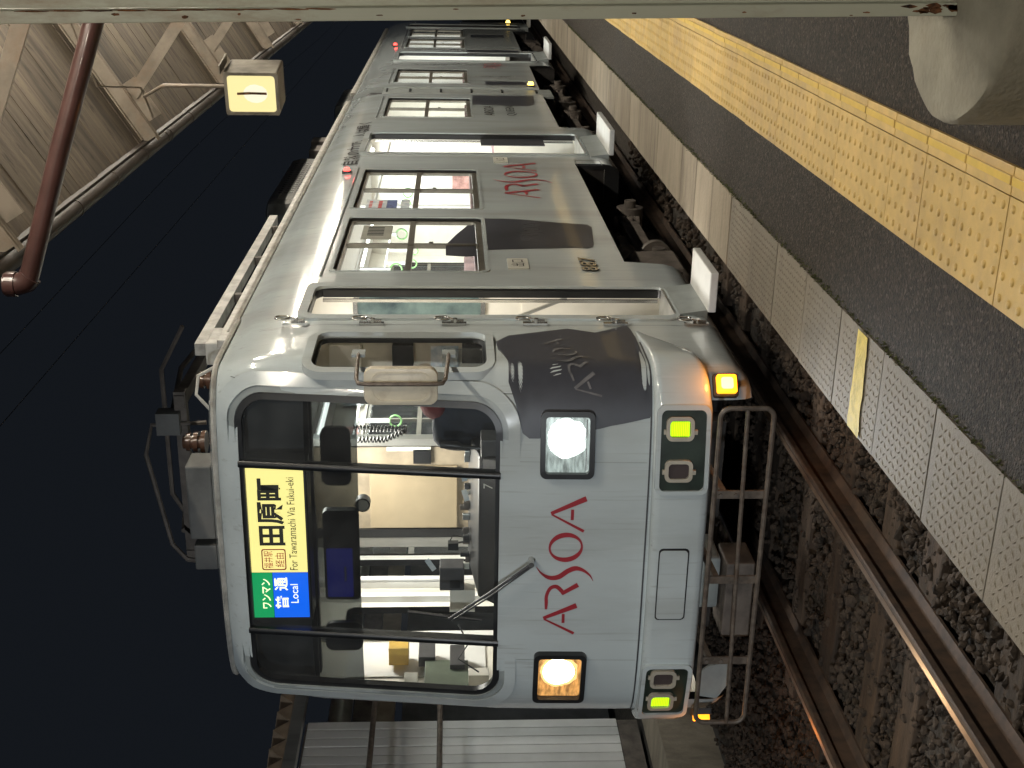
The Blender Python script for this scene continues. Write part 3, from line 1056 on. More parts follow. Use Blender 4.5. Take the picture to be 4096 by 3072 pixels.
def bogie(root, yc):
    b = MB()
    for sx in (-1, 1):
        x = XC + sx * .78
        b.box(x - .06, x + .06, yc - 1.0, yc + 1.0, -.13, .02)
        b.box(x - .075, x + .075, yc - 1.12, yc - .98, -.22, .10)
    b.box(XC - .8, XC + .8, yc - .2, yc + .2, -.12, .1)
    o = b.build('bogie', UNDER2, root, smooth=None, bevel=.01)
    for sx in (-1, 1):
        for dy in (-.8, .8):
            x = XC + sx * .568
            MB().cyl((x - .05, yc + dy, -.07), (x + .05, yc + dy, -.07), .33, 32).build('wheel', UNDER, o)
            xx = XC + sx * .80
            m = MB().cyl((xx - .06, yc + dy, -.09), (xx + .10, yc + dy, -.09), .115, 18)
            m.cyl((xx + .10, yc + dy, -.09), (xx + .16, yc + dy, -.09), .05, 14)
            m.build('axle_box', UNDER2, o)
            m = MB()
            for q in range(4):
                m.cyl((xx, yc + dy + .22 * (1 if dy < 0 else -1), -.14 + q * .06), (xx, yc + dy + .22 * (1 if dy < 0 else -1), -.105 + q * .06), .075, 14)
            m.build('spring', UNDER2, o)
    return o


def gear_box(root, yc):
    o = MB().prism([(-2.62, .12), (-2.40, .15), (-2.37, .12), (-2.36, -.18), (-2.40, -.22), (-2.62, -.22)], lambda u, t, w: (u, w, t), yc - .26, yc + .26).build('brake_gear_box', UNDER2, root, smooth=None, bevel=.01)
    m = MB().cyl((-2.50, yc + .26, -.12), (-2.50, yc + .62, -.12), .045, 14)
    m.cyl((-2.50, yc + .60, -.12), (-2.50, yc + .66, -.12), .12, 22)
    m.build('flanged_shaft', UNDER2, o)
    MB().cyl((-2.52, yc + .35, .10), (-2.52, yc + .75, .10), .085, 18).build('air_cylinder', UNDER2, o)


def step_unit(root, y0, y1):
    ob = MB().box(-2.215, -1.972, y0, y1, -.10, -.052).build('step_board', STEP, root, smooth=None, bevel=.008)
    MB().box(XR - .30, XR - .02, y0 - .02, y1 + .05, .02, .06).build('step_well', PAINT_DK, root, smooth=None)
    # sloping sill plate below the door opening
    mb = MB()
    mb.add([(XR + .01, y0 + .02, .118), (XR + .01, y1 - .01, .118), (XR + .035, y1 - .01, -.055), (XR + .035, y0 + .02, -.055), (XR - .05, y0 + .02, .118), (XR - .05, y1 - .01, .118), (XR - .05, y1 - .01, -.055), (XR - .05, y0 + .02, -.055)], [(0, 1, 2, 3), (7, 6, 5, 4), (0, 4, 5, 1), (1, 5, 6, 2), (2, 6, 7, 3), (3, 7, 4, 0)])
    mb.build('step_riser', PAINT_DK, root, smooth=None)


def door_trim(root, d, nm='door_frame'):
    y0, y1, z0, z1 = d
    MB().box(XC + .70, XC + .735, y0 - .1, y1 + .25, .06, .555).build('inner_riser', BARE, root, smooth=None)
    MB().box(XC + .72, XC + 1.02, y1 + .24, y1 + .26, .06, 1.0).build('step_wall', LINING, root, smooth=None)
    def P(u, t, w): return (XR + w, u, t)
    o = MB().band(rrect(y0 - .075, y1 + .085, z0 - .02, z1 + .06, .10), rrect(y0 - .004, y1 + .004, z0 - .004, z1 + .004, .07), P, -.02, .014).build(nm, PAINT, root, smooth=40)
    MB().box(XR - .055, XR - .008, y1 - .016, y1 + .008, z0 + .03, z1 - .04).build('door_rubber', RUBBER, o, smooth=None)
    MB().box(XR - .075, XR - .056, y1 - .055, y1 - .036, z0 + .03, z1 - .04).build('door_edge', CHROME, o, smooth=None)
    MB().box(XR - .20, XR + .012, y0 + .01, y1 - .01, z0 - .015, z0 + .012).build('sill', BARE, o, smooth=None)
    return o


def hook(root, y, z):
    x = XR + .012
    m = MB()
    pts = []
    for u, t in rrect(-.026, .026, -.038, .038, .022, 4):
        pts.append((x + .028, y + u, z + .02 + t))
    m.tube(pts, .0075, 8, closed=True)
    m.cyl((x + .012, y, z - .03), (x + .012, y, z - .105), .010, 8)
    m.cyl((x - .012, y, z - .055), (x + .028, y, z - .055), .014, 10)
    m.box(x - .012, x + .004, y - .016, y + .016, z - .12, z + .02)
    m.beam((x + .028, y, z - .02), (x + .012, y, z - .06), .014, .012)
    m.build('latch_hook', CHROME, root)


def side_logo(root, y0, z0, sx, sz, mt, off=.004):
    return put_logo(MB(), lambda u, v: SD(y0 + u * sx, z0 + v * sz, off)).build('side_lettering', mt, root, smooth=None)


def car_shell(name, label, first):
    root = thing(name, (XC, 11 if first else 21.8, RZ), label, 'train car', 'cars of the train')
    me = BODY.copy()
    if MIRY is not None:
        me.transform(Matrix(((1, 0, 0, 0), (0, -1, 0, MIRY), (0, 0, 1, 0), (0, 0, 0, 1))))
        me.flip_normals()
    o = ORIG[root.name]
    me.transform(Matrix.Translation(-o))
    b = bpy.data.objects.new('body', me)
    col.objects.link(b)
    b.parent = root
    ORIG[b.name] = o
    for y0, y1 in WINS:
        window_unit(root, y0, y1, 1)
        window_unit(root, y0, y1, -1)
    door_trim(root, D1)
    door_trim(root, D2)
    step_unit(root, D1[0] + .01, D1[1] + .02)
    step_unit(root, D2[0] - .15, D2[1] - .12)
    bogie(root, 9.75)
    gear_box(root, 8.62)
    bogie(root, 15.2)
    # floor, ceiling, seats, poles
    MB().box(XC - 1.02, XC + .74, 6.6, YEND - .06, .50, .56).build('floor', FLOORM, root, smooth=None)
    MB().box(XC + .74, XC + 1.02, 7.75, 11.75, .50, .56).build('floor', FLOORM, root, smooth=None)
    MB().box(XC + .74, XC + 1.02, 13.4, YEND - .06, .50, .56).build('floor', FLOORM, root, smooth=None)
    MB().box(XC - .90, XC + .90, 7.8, YEND - .06, 2.50, 2.53).build('ceiling_panel', WHITEP, root, smooth=None)
    for sx in (-.42, .42):
        MB().box(XC + sx - .06, XC + sx + .06, 8.0, 15.9, 2.47, 2.499).build('lamp_tray', WHITEP, root, smooth=None)
        for q in range(6):
            MB().cyl((XC + sx, 8.15 + q * 1.3, 2.452), (XC + sx, 9.3 + q * 1.3, 2.452), .016, 8).build('lamp_tube', E_TUBE, root)
    for q in range(2):
        ld = bpy.data.lights.new('saloon_light', 'AREA')
        ld.shape = 'RECTANGLE'; ld.size, ld.size_y = .7, 3.6
        ld.energy = 130; ld.color = (.95, 1, .96)
        lo = bpy.data.objects.new('saloon_light', ld)
        col.objects.link(lo); lo.parent = root
        yy = 9.9 + q * 4.1
        lo.location = Vector((XC, (MIRY - yy) if MIRY is not None else yy, 2.44)) - o
    for y0, y1, sd in ((8.2, 11.4, -1), (11.7, 15.6, -1), (8.1, 11.5, 1), (13.9, 15.7, 1)):
        x0, x1 = (XC - 1.0, XC - .58) if sd < 0 else (XC + .58, XC + 1.0)
        s_ = MB().box(x0, x1, y0, y1, .80, .98).build('bench_seat', SEATF, root, smooth=None, bevel=.03)
        xb = (XC - 1.01, XC - .92) if sd < 0 else (XC + .92, XC + 1.01)
        MB().box(*xb, y0, y1, .98, 1.30).build('backrest', SEATF, s_, smooth=None, bevel=.02)
    for sd in (-1, 1):
        MB().cyl((XC + sd * .55, 7.9, 2.22), (XC + sd * .55, 15.9, 2.22), .013, 8).build('strap_rail', STEELW, root)
        for q in range(12):
            y = 8.05 + q * .58
            if q % 5 == 4:
                continue
            hand_strap(root, XC + sd * .55, y + random.uniform(-.05, .05), 2.215)
    for y, x in ((8.05, .62), (11.75, .62), (13.5, .62), (11.75, -.62), (13.5, -.62), (15.6, .4)):
        MB().cyl((XC + x, y, .56), (XC + x, y, 2.5), .016, 10).build('grab_pole', STEELW, root)
    for q in range(6):
        y = 8.1 + q * 1.25
        MB().box(XC - .985, XC - .98, y, y + .75, 2.27, 2.46).build('advert_poster', (POSTW, PINK, POSTW)[q % 3], root, smooth=None)
    MB().box(XC - 1.0, XC + 1.0, 7.98, 11.55, .30, .49).build('underfloor', UNDER, root, smooth=None)
    MB().box(XC - 1.0, XC + 1.0, 13.62, YEND - .08, .30, .49).build('underfloor', UNDER, root, smooth=None)
    for y in (8.0, 11.56, 13.57):
        MB().box(XC - 1.04, XC + 1.04, y, y + .02, -.10, .49).build('skirt_end', UNDER, root, smooth=None)
    MB().box(XC + .50, XC + .52, 13.45, 15.9, 1.30, 2.10).build('standing_panel', WHITEP, root, smooth=None) if False else None
    MB().tube([SD(7.75, 2.305, .006), SD(11.3, 2.305, .006)], .007, 6).build('drip_rail', PAINT, root)
    MB().tube([SD(14.1, 2.305, .006), SD(15.8, 2.305, .006)], .007, 6).build('drip_rail', PAINT, root)
    # roof kit shared by both cars
    MB().tube([(XC + Wz(2.74) + .004, 6.9, 2.755), (XC + Wz(2.74) + .004, YEND - .04, 2.755)], .022, 6).build('roof_gutter', GUTTER, root)
    MB().box(XC + Wz(2.74) - .03, XC + Wz(2.74) + .018, 6.75, YEND - .04, 2.735, 2.80).build('gutter_plate', GUTTER, root, smooth=None, bevel=.006)
    return root


# ------------------------------------------------ front car
car = car_shell('train_car', 'pale grey front train car with red lettering, lit headlights and a yellow destination sign', True)

# windscreen: panes, tint, rubber, raised rim, posts
x0, x1, z0, z1 = WS
def loop(e, r): return rrect(x0 - e, x1 + e, z0 - e, z1 + e, r, 10)
rim = MB().band(loop(.105, .225), loop(.045, .18), lambda u, t, w: FR(min(max(u, XC - 1.04), XC + 1.04), min(t, 2.72), w), -.01, .018).build('windscreen_rim', PAINT, car, smooth=45)
MB().band(loop(.045, .18), loop(.012, .155), lambda u, t, w: FR(u, t, w), .016, .004).build('rim_bevel', PAINT_DK, rim, smooth=45)  # grey shading of the bevel put in as darker paint
MB().band(loop(.014, .155), loop(-.022, .125), lambda u, t, w: FR(u, t, w), -.03, .006).build('rubber_seal', RUBBER, rim, smooth=45)
for nm, a, b in (('windscreen_pane', XC - .50, XC + .50), ('windscreen_pane', XC + .52, x1 - .01), ('windscreen_pane', x0 + .01, XC - .52)):
    p = MB().grid(10, 14, lambda i, j: FR(a + (b - a) * i, z0 + .01 + (z1 - z0 - .02) * j, -.022)).build(nm, WSGLASS, car, smooth=60, recalc=False)
    MB().grid(10, 5, lambda i, j: FR(a + (b - a) * i, 1.965 + (2.25 - 1.965) * j, -.034)).build('tint_band', TINT, p, smooth=60, recalc=False)
for sx in (-1, 1):
    mb = MB()
    q = []
    for k in range(9):
        z = z0 - .005 + (z1 - z0 + .01) * k / 8
        q.append((z, [FR(XC + sx * .516 + d, z, o_) for d, o_ in ((-.019, -.05), (-.019, .002), (-.009, .010), (.009, .010), (.019, .002), (.019, -.05))]))
    v = [p for _, r_ in q for p in r_]
    mb.add(v, [(j * 6 + i, j * 6 + i + 1, (j + 1) * 6 + i + 1, (j + 1) * 6 + i) for j in range(8) for i in range(5)])
    mb.build('windscreen_post', BLACK, car, smooth=50)

# seams on the nose
mb = MB()
for k in range(24):
    za, zb = .45 + k * .094, .45 + (k + 1) * .094
    sa = lerp_tab(za, [(.45, .945), (1.2, .965), (2.0, .975), (2.7, .99)])
    mb.add([SF(sa - .0022, za, .0015), SF(sa + .0022, za, .0015), SF(sa + .0022, zb, .0015), SF(sa - .0022, zb, .0015)], [(0, 1, 2, 3)])
mb.build('panel_seam', DARKGREY, car, smooth=None)
mb = MB()
for k in range(24):
    za, zb = -.1 + k * .115, -.1 + (k + 1) * .115
    mb.add([SD(6.742, za, .0012), SD(6.746, za, .0012), SD(6.746, zb, .0012), SD(6.742, zb, .0012)], [(0, 1, 2, 3)])
mb.build('panel_seam', DARKGREY, car, smooth=None)

mb = MB()
for k in range(60):
    sa, sb = -1.2 + k * .045, -1.2 + (k + 1) * .045
    mb.add([SF(sa, .412, .0015), SF(sb, .412, .0015), SF(sb, .421, .0015), SF(sa, .421, .0015)], [(0, 1, 2, 3)])
mb.build('panel_seam', DARKGREY, car, smooth=None)
for dx in (-.62, .60):
    mb = MB()
    for k in range(10):
        za, zb = .43 + k * .067, .43 + (k + 1) * .067
        mb.add([FR(XC + dx - .0016, za, .0012), FR(XC + dx + .0016, za, .0012), FR(XC + dx + .0016, zb, .0012), FR(XC + dx - .0016, zb, .0012)], [(0, 1, 2, 3)])
    mb.build('panel_seam', PAINT_DK, car, smooth=None)
# bumper
def bz(s):
    a = s
    lo_ = lerp_tab(a, [(-1.6, .36), (-1.25, .22), (-1.0, .115), (-.8, .105), (.9, .105), (1.05, .125), (1.25, .185), (1.45, .29), (1.62, .375), (1.70, .40)])
    hi_ = lerp_tab(a, [(-1.6, .395), (0, .395), (.9, .405), (1.70, .415)])
    of = lerp_tab(a, [(-1.6, .004), (-1.2, .05), (-1.0, .075), (1.0, .075), (1.3, .05), (1.70, .003)])
    return lo_, hi_, of
mb = MB()
cols = 90
prof_ = [(0, 0), (0, .72), (.06, .95), (.16, 1), (.86, 1), (.96, .93), (1, .7), (1, 0)]
v = []
for i in range(cols + 1):
    s = -1.6 + 3.3 * i / cols
    lo_, hi_, of = bz(s)
    for t, o_ in prof_:
        v.append(SF(s, max(.02, lo_ + (hi_ - lo_) * t), of * o_ - .004))
m_ = len(prof_)
mb.add(v, [(i * m_ + k, i * m_ + k + 1, (i + 1) * m_ + k + 1, (i + 1) * m_ + k) for i in range(cols) for k in range(m_ - 1)])
bumper = mb.build('bumper', PAINT, car, smooth=50)
def BF(x, z, off=0.):
    # bumper face, taken at the bumper's mid height so its face stands upright
    p = FR(x, .25, .071 + off)
    return (p[0], p[1], z)
# hatch in the bumper middle
cplate(MB(), -3.625, -3.185, .187, .352, .022, BF, -.004, .002).build('hatch_gap', BLACK, bumper, smooth=None)
cplate(MB(), -3.616, -3.196, .195, .346, .020, BF, -.004, .007).build('hatch_lid', PAINT, bumper, smooth=30)
# lamp recesses with two marker lamps each
def marker(x, lit):
    L = MB().band(rrect(x - .058, x + .058, .205, .350, .03), rrect(x - .040, x + .040, .224, .332, .02), lambda u, t, w: BF(u, t, w), .004, .026)
    L.box(x - .012, x + .012, BF(x, .19)[1] - .022, BF(x, .19)[1] - .004, .187, .206)
    L.box(x - .012, x + .012, BF(x, .19)[1] - .018, BF(x, .19)[1] - .004, .349, .362)
    o = L.build('marker_lamp', LAMPFR, car, smooth=30)
    if lit:
        mb = MB()
        for k in range(11):
            za = .228 + k * .0095
            mb.add([BF(x - .036, za, .012), BF(x + .036, za, .012), BF(x + .036, za + .0085, .012), BF(x - .036, za + .0085, .012), BF(x - .034, za + .004, .0175), BF(x + .034, za + .004, .0175)], [(0, 1, 5, 4), (4, 5, 2, 3), (0, 4, 3), (1, 2, 5)])
        mb.build('lens', E_GREEN, o, smooth=None)
    else:
        MB().prism(rrect(x - .041, x + .041, .223, .333, .02), lambda u, t, w: BF(u, t, w), .006, .014).build('lens', LENSOFF, o, smooth=None)
for a, b, l1, l2 in ((-2.845, -2.432, -2.520, -2.735), (-4.265, -3.935, -4.165, -4.005)):
    MB().band(rrect(a - .022, b + .022, .118, .398, .04), rrect(a, b, .140, .376, .03), lambda u, t, w: BF(u, t, w), -.006, .018).build('lamp_recess_rim', PAINT, bumper, smooth=30)
    cplate(MB(), a - .004, b + .004, .136, .380, .03, BF, -.004, .005).build('lamp_recess', LAMPGREEN, bumper, smooth=None)
    marker(l1, True)
    marker(l2, False)

# headlights
def headlight(xa, xb, za, zb, warm):
    out = rrect(xa - .027, xb + .027, za - .027, zb + .027, .035)
    inn = rrect(xa, xb, za, zb, .018)
    o = MB().band(out, inn, lambda u, t, w: FR(u, t, w), -.002, .038).build('headlight', RUBBER, car, smooth=30)
    c = ((xa + xb) / 2 + .036, za + (zb - za) * .55)
    cplate(MB(), xa, xb, za, zb, .018, FR, .0, .007).build('reflector', REFLECTW if warm else REFLECT, o, smooth=None)
    mb = MB()
    hal = MB()
    hv = []
    rg_ = random.Random(5 if warm else 9)
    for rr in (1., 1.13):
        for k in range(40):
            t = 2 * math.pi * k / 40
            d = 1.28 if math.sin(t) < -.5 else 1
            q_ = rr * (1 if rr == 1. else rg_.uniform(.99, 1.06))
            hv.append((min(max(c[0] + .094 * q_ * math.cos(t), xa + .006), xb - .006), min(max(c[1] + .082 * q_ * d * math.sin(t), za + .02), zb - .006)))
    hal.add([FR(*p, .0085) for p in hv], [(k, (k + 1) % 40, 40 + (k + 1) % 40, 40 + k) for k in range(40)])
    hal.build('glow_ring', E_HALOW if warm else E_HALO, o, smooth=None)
    n = 28
    rx, rz = .094, .082
    v = [FR(c[0], c[1], .024)]
    for rr, oo in ((.5, .021), (.85, .014), (1., .0065)):
        for k in range(n):
            t = 2 * math.pi * k / n
            d = 1.22 if math.sin(t) < -.55 else 1
            v.append(FR(c[0] + rx * rr * math.cos(t), c[1] + rz * rr * d * math.sin(t), oo))
    f = [(0, 1 + k, 1 + (k + 1) % n) for k in range(n)]
    for q in range(2):
        f += [(1 + q * n + k, 1 + (q + 1) * n + k, 1 + (q + 1) * n + (k + 1) % n, 1 + q * n + (k + 1) % n) for k in range(n)]
    mb.add(v, f)
    mb.build('bulb_glow', E_WARM if warm else E_WHITE, o)
    MB().grid(3, 3, lambda i, j: FR(xa - .004 + (xb - xa + .008) * i, za - .004 + (zb - za + .008) * j, .031)).build('lens', GLASS, o, recalc=False)
    MB().prism(rrect(xa + .012, xb - .012, za + .010, za + .018, .003, 2), lambda u, t, w: FR(u, t, w), .0065, .012).build('reflector_lip', REFLECTW if warm else CHROME, o, smooth=None)
    ld = bpy.data.lights.new('headlight_beam', 'SPOT')
    ld.energy = 75 if not warm else 45
    ld.color = (1, .72, .42) if warm else (.86, .93, 1)
    ld.spot_size = R(95); ld.spot_blend = .8; ld.shadow_soft_size = .06
    lo = bpy.data.objects.new('headlight_beam', ld)
    col.objects.link(lo); lo.parent = car
    p = Vector(FR(c[0], c[1], .07))
    lo.location = p - ORIG[car.name]
    lo.rotation_euler = Vector((0, -1, -.28)).to_track_quat('-Z', 'Y').to_euler()
headlight(-2.775, -2.475, .738, .968, False)
headlight(-4.205, -3.910, .732, .972, True)

# charcoal soap print wrapping the corner, with embossed name
ROWS = [((1.463, 1.215), (1.476, 1.215)), ((1.341, 1.208), (1.493, 1.203)), ((1.021, 1.162), (1.587, 1.14)), ((.91, 1.126), (1.602, 1.1)), ((.757, 1.089), (1.617, 1.061)), ((.729, 1.054), (1.632, 1.022)),
        ((.729, 1.004), (1.653, .967)), ((.752, .855), (1.717, .8)), ((.779, .712), (1.651, .65)), ((.784, .685), (1.67, .62)), ((.8, .627), (1.716, .551)), ((.815, .549), (1.791, .455)),
        ((.825, .507), (1.72, .44)), ((.83, .485), (1.575, .43)), ((.839, .45), (1.208, .43)), ((.844, .424), (1.065, .421)), ((.867, .417), (1.042, .416))]
sp = soap_fill(ROWS, SF, .0025, 36).build('charcoal_print', SOAP, car, smooth=60, label='dark charcoal printed block round the corner beside the white headlight')
put_logo(MB(), lambda u, v: SF(.955 + u * .135 - v * .03, .665 + u * .047 + v * .125, .007)).build('embossed_lettering', SOAPEDGE, sp, smooth=None)

# red lettering on the nose
put_logo(MB(), lambda u, v: FR(-3.764 + u * .2, .768 + v * .182 - .002 * u, .003)).build('red_lettering', RED, car, smooth=None, label='large red letters across the nose')

# cab side window
def PS(u, t, w): return (XR + w, u, t)
y0, y1, z0, z1 = CABW
cw = MB().band(rrect(y0 - .045, y1 + .02, z0 - .04, z1 + .045, .12, 8), rrect(y0 + .004, y1 - .004, z0 + .004, z1 - .004, .075, 8), lambda u, t, w: (XR + w - max(0, 6.19 - u) * .22, u, t), -.03, .014).build('cab_window', PAINT, car, smooth=40)
MB().band(rrect(y0 + .003, y1 - .003, z0 + .003, z1 - .003, .075, 8), rrect(y0 + .02, y1 - .02, z0 + .02, z1 - .02, .06, 8), lambda u, t, w: (XR + w - max(0, 6.19 - u) * .22, u, t), -.045, -.022).build('seal', RUBBER, cw, smooth=40)
MB().prism(rrect(y0 + .06, y1 - .15, z0 + .02, z0 + .24, .04), lambda u, t, w: (XR + w - max(0, 6.19 - u) * .2, u, t), -.034, -.026).build('clear_hatch', GLASS, cw, smooth=None)

# rear-view mirror
mir = MB().prism(rrect(-2.332, -2.135, 1.528, 1.895, .045), lambda u, t, w: (u, 5.745 + w, t), 0, .045).build('rear_view_mirror', MIRRORB, car, smooth=40, bevel=.010)
MB().band(rrect(-2.315, -2.152, 1.560, 1.863, .06), rrect(-2.305, -2.162, 1.572, 1.851, .055), lambda u, t, w: (u, 5.745 + w, t), .002, -.005).build('pressed_rib', MIRRORB, mir, smooth=40)
pt = [(XR + .0, 6.26, 1.955), (XR + .02, 6.1, 1.95), (XR + .03, 5.80, 1.935), (XR + .03, 5.735, 1.92), (XR + .03, 5.722, 1.87), (XR + .03, 5.722, 1.55), (XR + .03, 5.735, 1.505), (XR + .03, 5.80, 1.49), (XR + .02, 6.1, 1.478), (XR, 6.26, 1.475)]
MB().tube(pt, .011, 8).build('mirror_bracket', GUARD, mir)
MB().box(XR - .005, XR + .012, 6.21, 6.29, 1.92, 1.99).box(XR - .005, XR + .012, 6.21, 6.29, 1.44, 1.51).build('bracket_foot', PAINT_DK, mir, smooth=None)

for z in (2.40, 1.965, 1.495, 1.03, .565, .095):
    hook(car, 6.745, z)

# printed and fixed marks on the side
mb = MB()
side_logo(car, 10.06, .705, .352, .30, RED)
rows = [((8.40, 1.228), (9.33, 1.228)), ((8.42, 1.1), (9.335, 1.1)), ((8.45, .85), (9.30, .88)), ((8.47, .62), (9.22, .66)), ((8.46, .50), (9.18, .50)), ((8.50, .46), (9.16, .43)), ((8.58, .445), (9.08, .405))]
s1 = soap_fill(rows, SD, .0025, 4).build('charcoal_print', SOAP, car, smooth=None, label='dark charcoal printed block below the first saloon window')
put_logo(MB(), lambda u, v: SD(8.60 + u * .145, .84 + v * .13 - .012 * u, .0042)).build('embossed_lettering', SOAPEDGE, s1, smooth=None)
rows = [((8.33, 1.50), (8.62, 1.50)), ((8.31, 1.42), (8.9, 1.43)), ((8.30, 1.36), (9.20, 1.34)), ((8.31, 1.29), (9.22, 1.285))]
soap_fill(rows, SD, -.02, 4).build('charcoal_film', SOAP, s1, smooth=None)
# soft grey print behind the wheel arch
# doorway plates
pl = MB().prism(rrect(7.915, 8.165, .945, 1.085, .01, 2), lambda u, t, w: SD(u, t, w), 0, .008).build('exit_plate', PLATEW, car, smooth=None)
put_text(MB(), '出口', lambda u, v: SD(u, v, .0092), 7.965, 8.125, .970, 1.06).build('exit_lettering', INK, pl, smooth=None)
pl = MB().prism(rrect(11.55, 11.80, .93, 1.065, .01, 2), lambda u, t, w: SD(u, t, w), 0, .008).build('entrance_plate', PLATEW, car, smooth=None)
put_text(MB(), '入口', lambda u, v: SD(u, v, .0092), 11.60, 11.75, .955, 1.04).build('entrance_lettering', INK, pl, smooth=None)
mb = MB()
for i, ch in enumerate('887'):
    vs, fs = text_mesh(ch, .02)
    u0 = 7.86 + i * .115
    mb.add([SD(u0 + a * .095, .485 + b * .115, .012) for a, b in vs], fs)
    mb.add([SD(u0 + .006 + a * .095, .480 + b * .115, .003) for a, b in vs], fs, 1)  # dark offset copy painted as the drop shadow of the digits
mb.build('car_number', [CHROME, DARKGREY], car, smooth=None)
put_text(MB(), '自然の力で、人は輝く', lambda u, v: SD(u, v, .010), 11.45, 13.85, 2.325, 2.490, bold=.015).build('slogan_lettering', INK, car, smooth=None)
mb = MB()
put_text(mb, 'ARSOA', lambda u, v: SD(u, v, .004), 14.36, 15.1, .96, 1.08)
put_text(mb, 'QUEEN', lambda u, v: SD(u, v, .004), 14.36, 15.1, .70, .82)
mb.build('side_caption', INK, car, smooth=None)
soap_fill([((15.2, 1.2), (15.98, 1.2)), ((15.15, .9), (15.98, .9)), ((15.1, .55), (15.98, .52)), ((15.25, .45), (15.98, .42))], SD, .0025, 4).build('charcoal_print', SOAP, car, smooth=None)
MB().box(XR - .048, XR - .04, 12.72, 13.06, .50, 1.16).build('door_poster', SOAP, car, smooth=None)
# red side lamp
rl = MB().cyl((XC + Wz(2.40) - .02, 11.12, 2.40), (XC + Wz(2.40) + .02, 11.12, 2.40), .045, 16).build('side_lamp', DARKGREY, car)
MB().cyl((XC + Wz(2.40) + .018, 11.12, 2.40), (XC + Wz(2.40) + .045, 11.12, 2.40), .032, 16, r1=.02).build('lens', E_RED, rl)
# window stickers
for y, z, w, h, m_ in ((8.78, 1.90, .42, .22, GREYP), (9.74, 1.98, .34, .17, POSTW), (9.74, 1.90, .34, .085, BLUEP), (9.76, 1.80, .34, .07, POSTW)):
    MB().add([(XR - .026, y, z), (XR - .026, y + w, z), (XR - .026, y + w, z + h), (XR - .026, y, z + h)], [(0, 1, 2, 3)]).build('window_sticker', m_, car, smooth=None, recalc=False)
mb = MB()
for q in range(6):
    mb.box(XR - .0255, XR - .025, 8.90 + q * .045, 8.925 + q * .045, 1.96, 2.08)
mb.build('sticker_print', INK, car, smooth=None)
mb = MB()
for q in range(5):
    mb.box(XR - .0255, XR - .025, 9.80 + q * .05, 9.83 + q * .05, 2.10, 2.125).box(XR - .0255, XR - .025, 9.79 + q * .05, 9.83 + q * .05, 2.02, 2.05)
mb.build('sticker_print', INKR, car, smooth=None)
# skirt panel outlines by the steps
mb = MB()
for ya, yb in ((11.46, 11.72),):
    mb.band(rrect(ya, yb, .05, .29, .01, 1), rrect(ya + .006, yb - .006, .056, .284, .01, 1), lambda u, t, w: SD(u, t, w), .0, .0015)
mb.build('panel_seam', DARKGREY, car, smooth=None)

# turn signals
def amber(p, w, h, rot):
    o = MB().obox if False else None
    mb = MB()
    mb.prism(rrect(-w / 2 - .012, w / 2 + .012, -h / 2 - .012, h / 2 + .012, .012, 3), lambda u, t, q: (p[0] + u * math.cos(rot) + q * math.sin(rot), p[1] + u * math.sin(rot) - q * math.cos(rot), p[2] + t), -.03, .004)
    o = mb.build('turn_signal', DARKGREY, car, smooth=None)
    MB().prism(rrect(-w / 2, w / 2, -h / 2, h / 2, .012, 3), lambda u, t, q: (p[0] + u * math.cos(rot) + q * math.sin(rot), p[1] + u * math.sin(rot) - q * math.cos(rot), p[2] + t), .002, .035).build('lens', E_AMBER, o, smooth=30, bevel=.006)
    MB().prism(rrect(-w / 3.4, w / 3.0, -h / 3.2, h / 3.4, .014, 3), lambda u, t, q: (p[0] + u * math.cos(rot) + q * math.sin(rot), p[1] + u * math.sin(rot) - q * math.cos(rot), p[2] + t), .034, .0365).build('bulb_glow', E_AMBERC, o, smooth=30)
    ld = bpy.data.lights.new('signal_light', 'POINT')
    ld.energy = 2.6; ld.color = (1, .32, .04); ld.shadow_soft_size = .03
    lo = bpy.data.objects.new('signal_light', ld)
    col.objects.link(lo); lo.parent = car
    lo.location = Vector((p[0] + .10 * math.sin(rot), p[1] - .10 * math.cos(rot), p[2])) - ORIG[car.name]
amber((-2.30, 5.945, .035), .10, .105, R(38))
amber((-4.335, 5.93, .02), .10, .085, R(-50))

# wiper on the nose
wa, wb = FR(-3.29, 1.03, .05), FR(-3.66, 1.47, .045)
wp = MB().tube([FR(-3.29, 1.03, .06), FR(-3.48, 1.255, .06), wb], .008, 6).build('wiper', DARKGREY, car)
MB().tube([FR(-3.305, 1.02, .05), FR(-3.50, 1.245, .05), FR(-3.675, 1.455, .04)], .005, 6).build('wiper_link', DARKGREY, wp)
MB().cyl(FR(-3.29, 1.03, .0), FR(-3.29, 1.03, .07), .016, 12).build('wiper_pivot', CHROME, wp)
MB().tube([FR(-3.645, 1.70, .012), FR(-3.66, 1.5, .016), FR(-3.675, 1.29, .012)], .009, 6).build('wiper_blade', RUBBER, wp)

# tube guard under the nose
gd = [(x, 5.66, z) for x, z in rrect(-4.19, -2.315, -.155, .115, .05, 6)]
guard = MB().tube(gd, .0135, 8, closed=True).build('tube_guard', GUARD, car)
MB().tube([(-4.185, 5.652, -.058), (-2.318, 5.652, -.018)], .0115, 8).build('middle_tube', GUARD, guard)
for x, zt_ in ((-2.80, .11), (-3.30, .11), (-3.80, .11)):
    MB().box(x - .022, x + .022, 5.672, 5.684, -.15, zt_).build('flat_bar', GUARD, guard, smooth=None)
    MB().beam((x, 5.684, .06), (x, 6.3, .09), .03, .03).build('stay', GUARD, guard, smooth=None)
for x, z in ((-2.80, .0), (-2.80, .08), (-3.80, .0), (-3.80, .08)):
    MB().cyl((x, 5.66, z), (x, 5.674, z), .011, 8).build('bolt', UNDER2, guard)
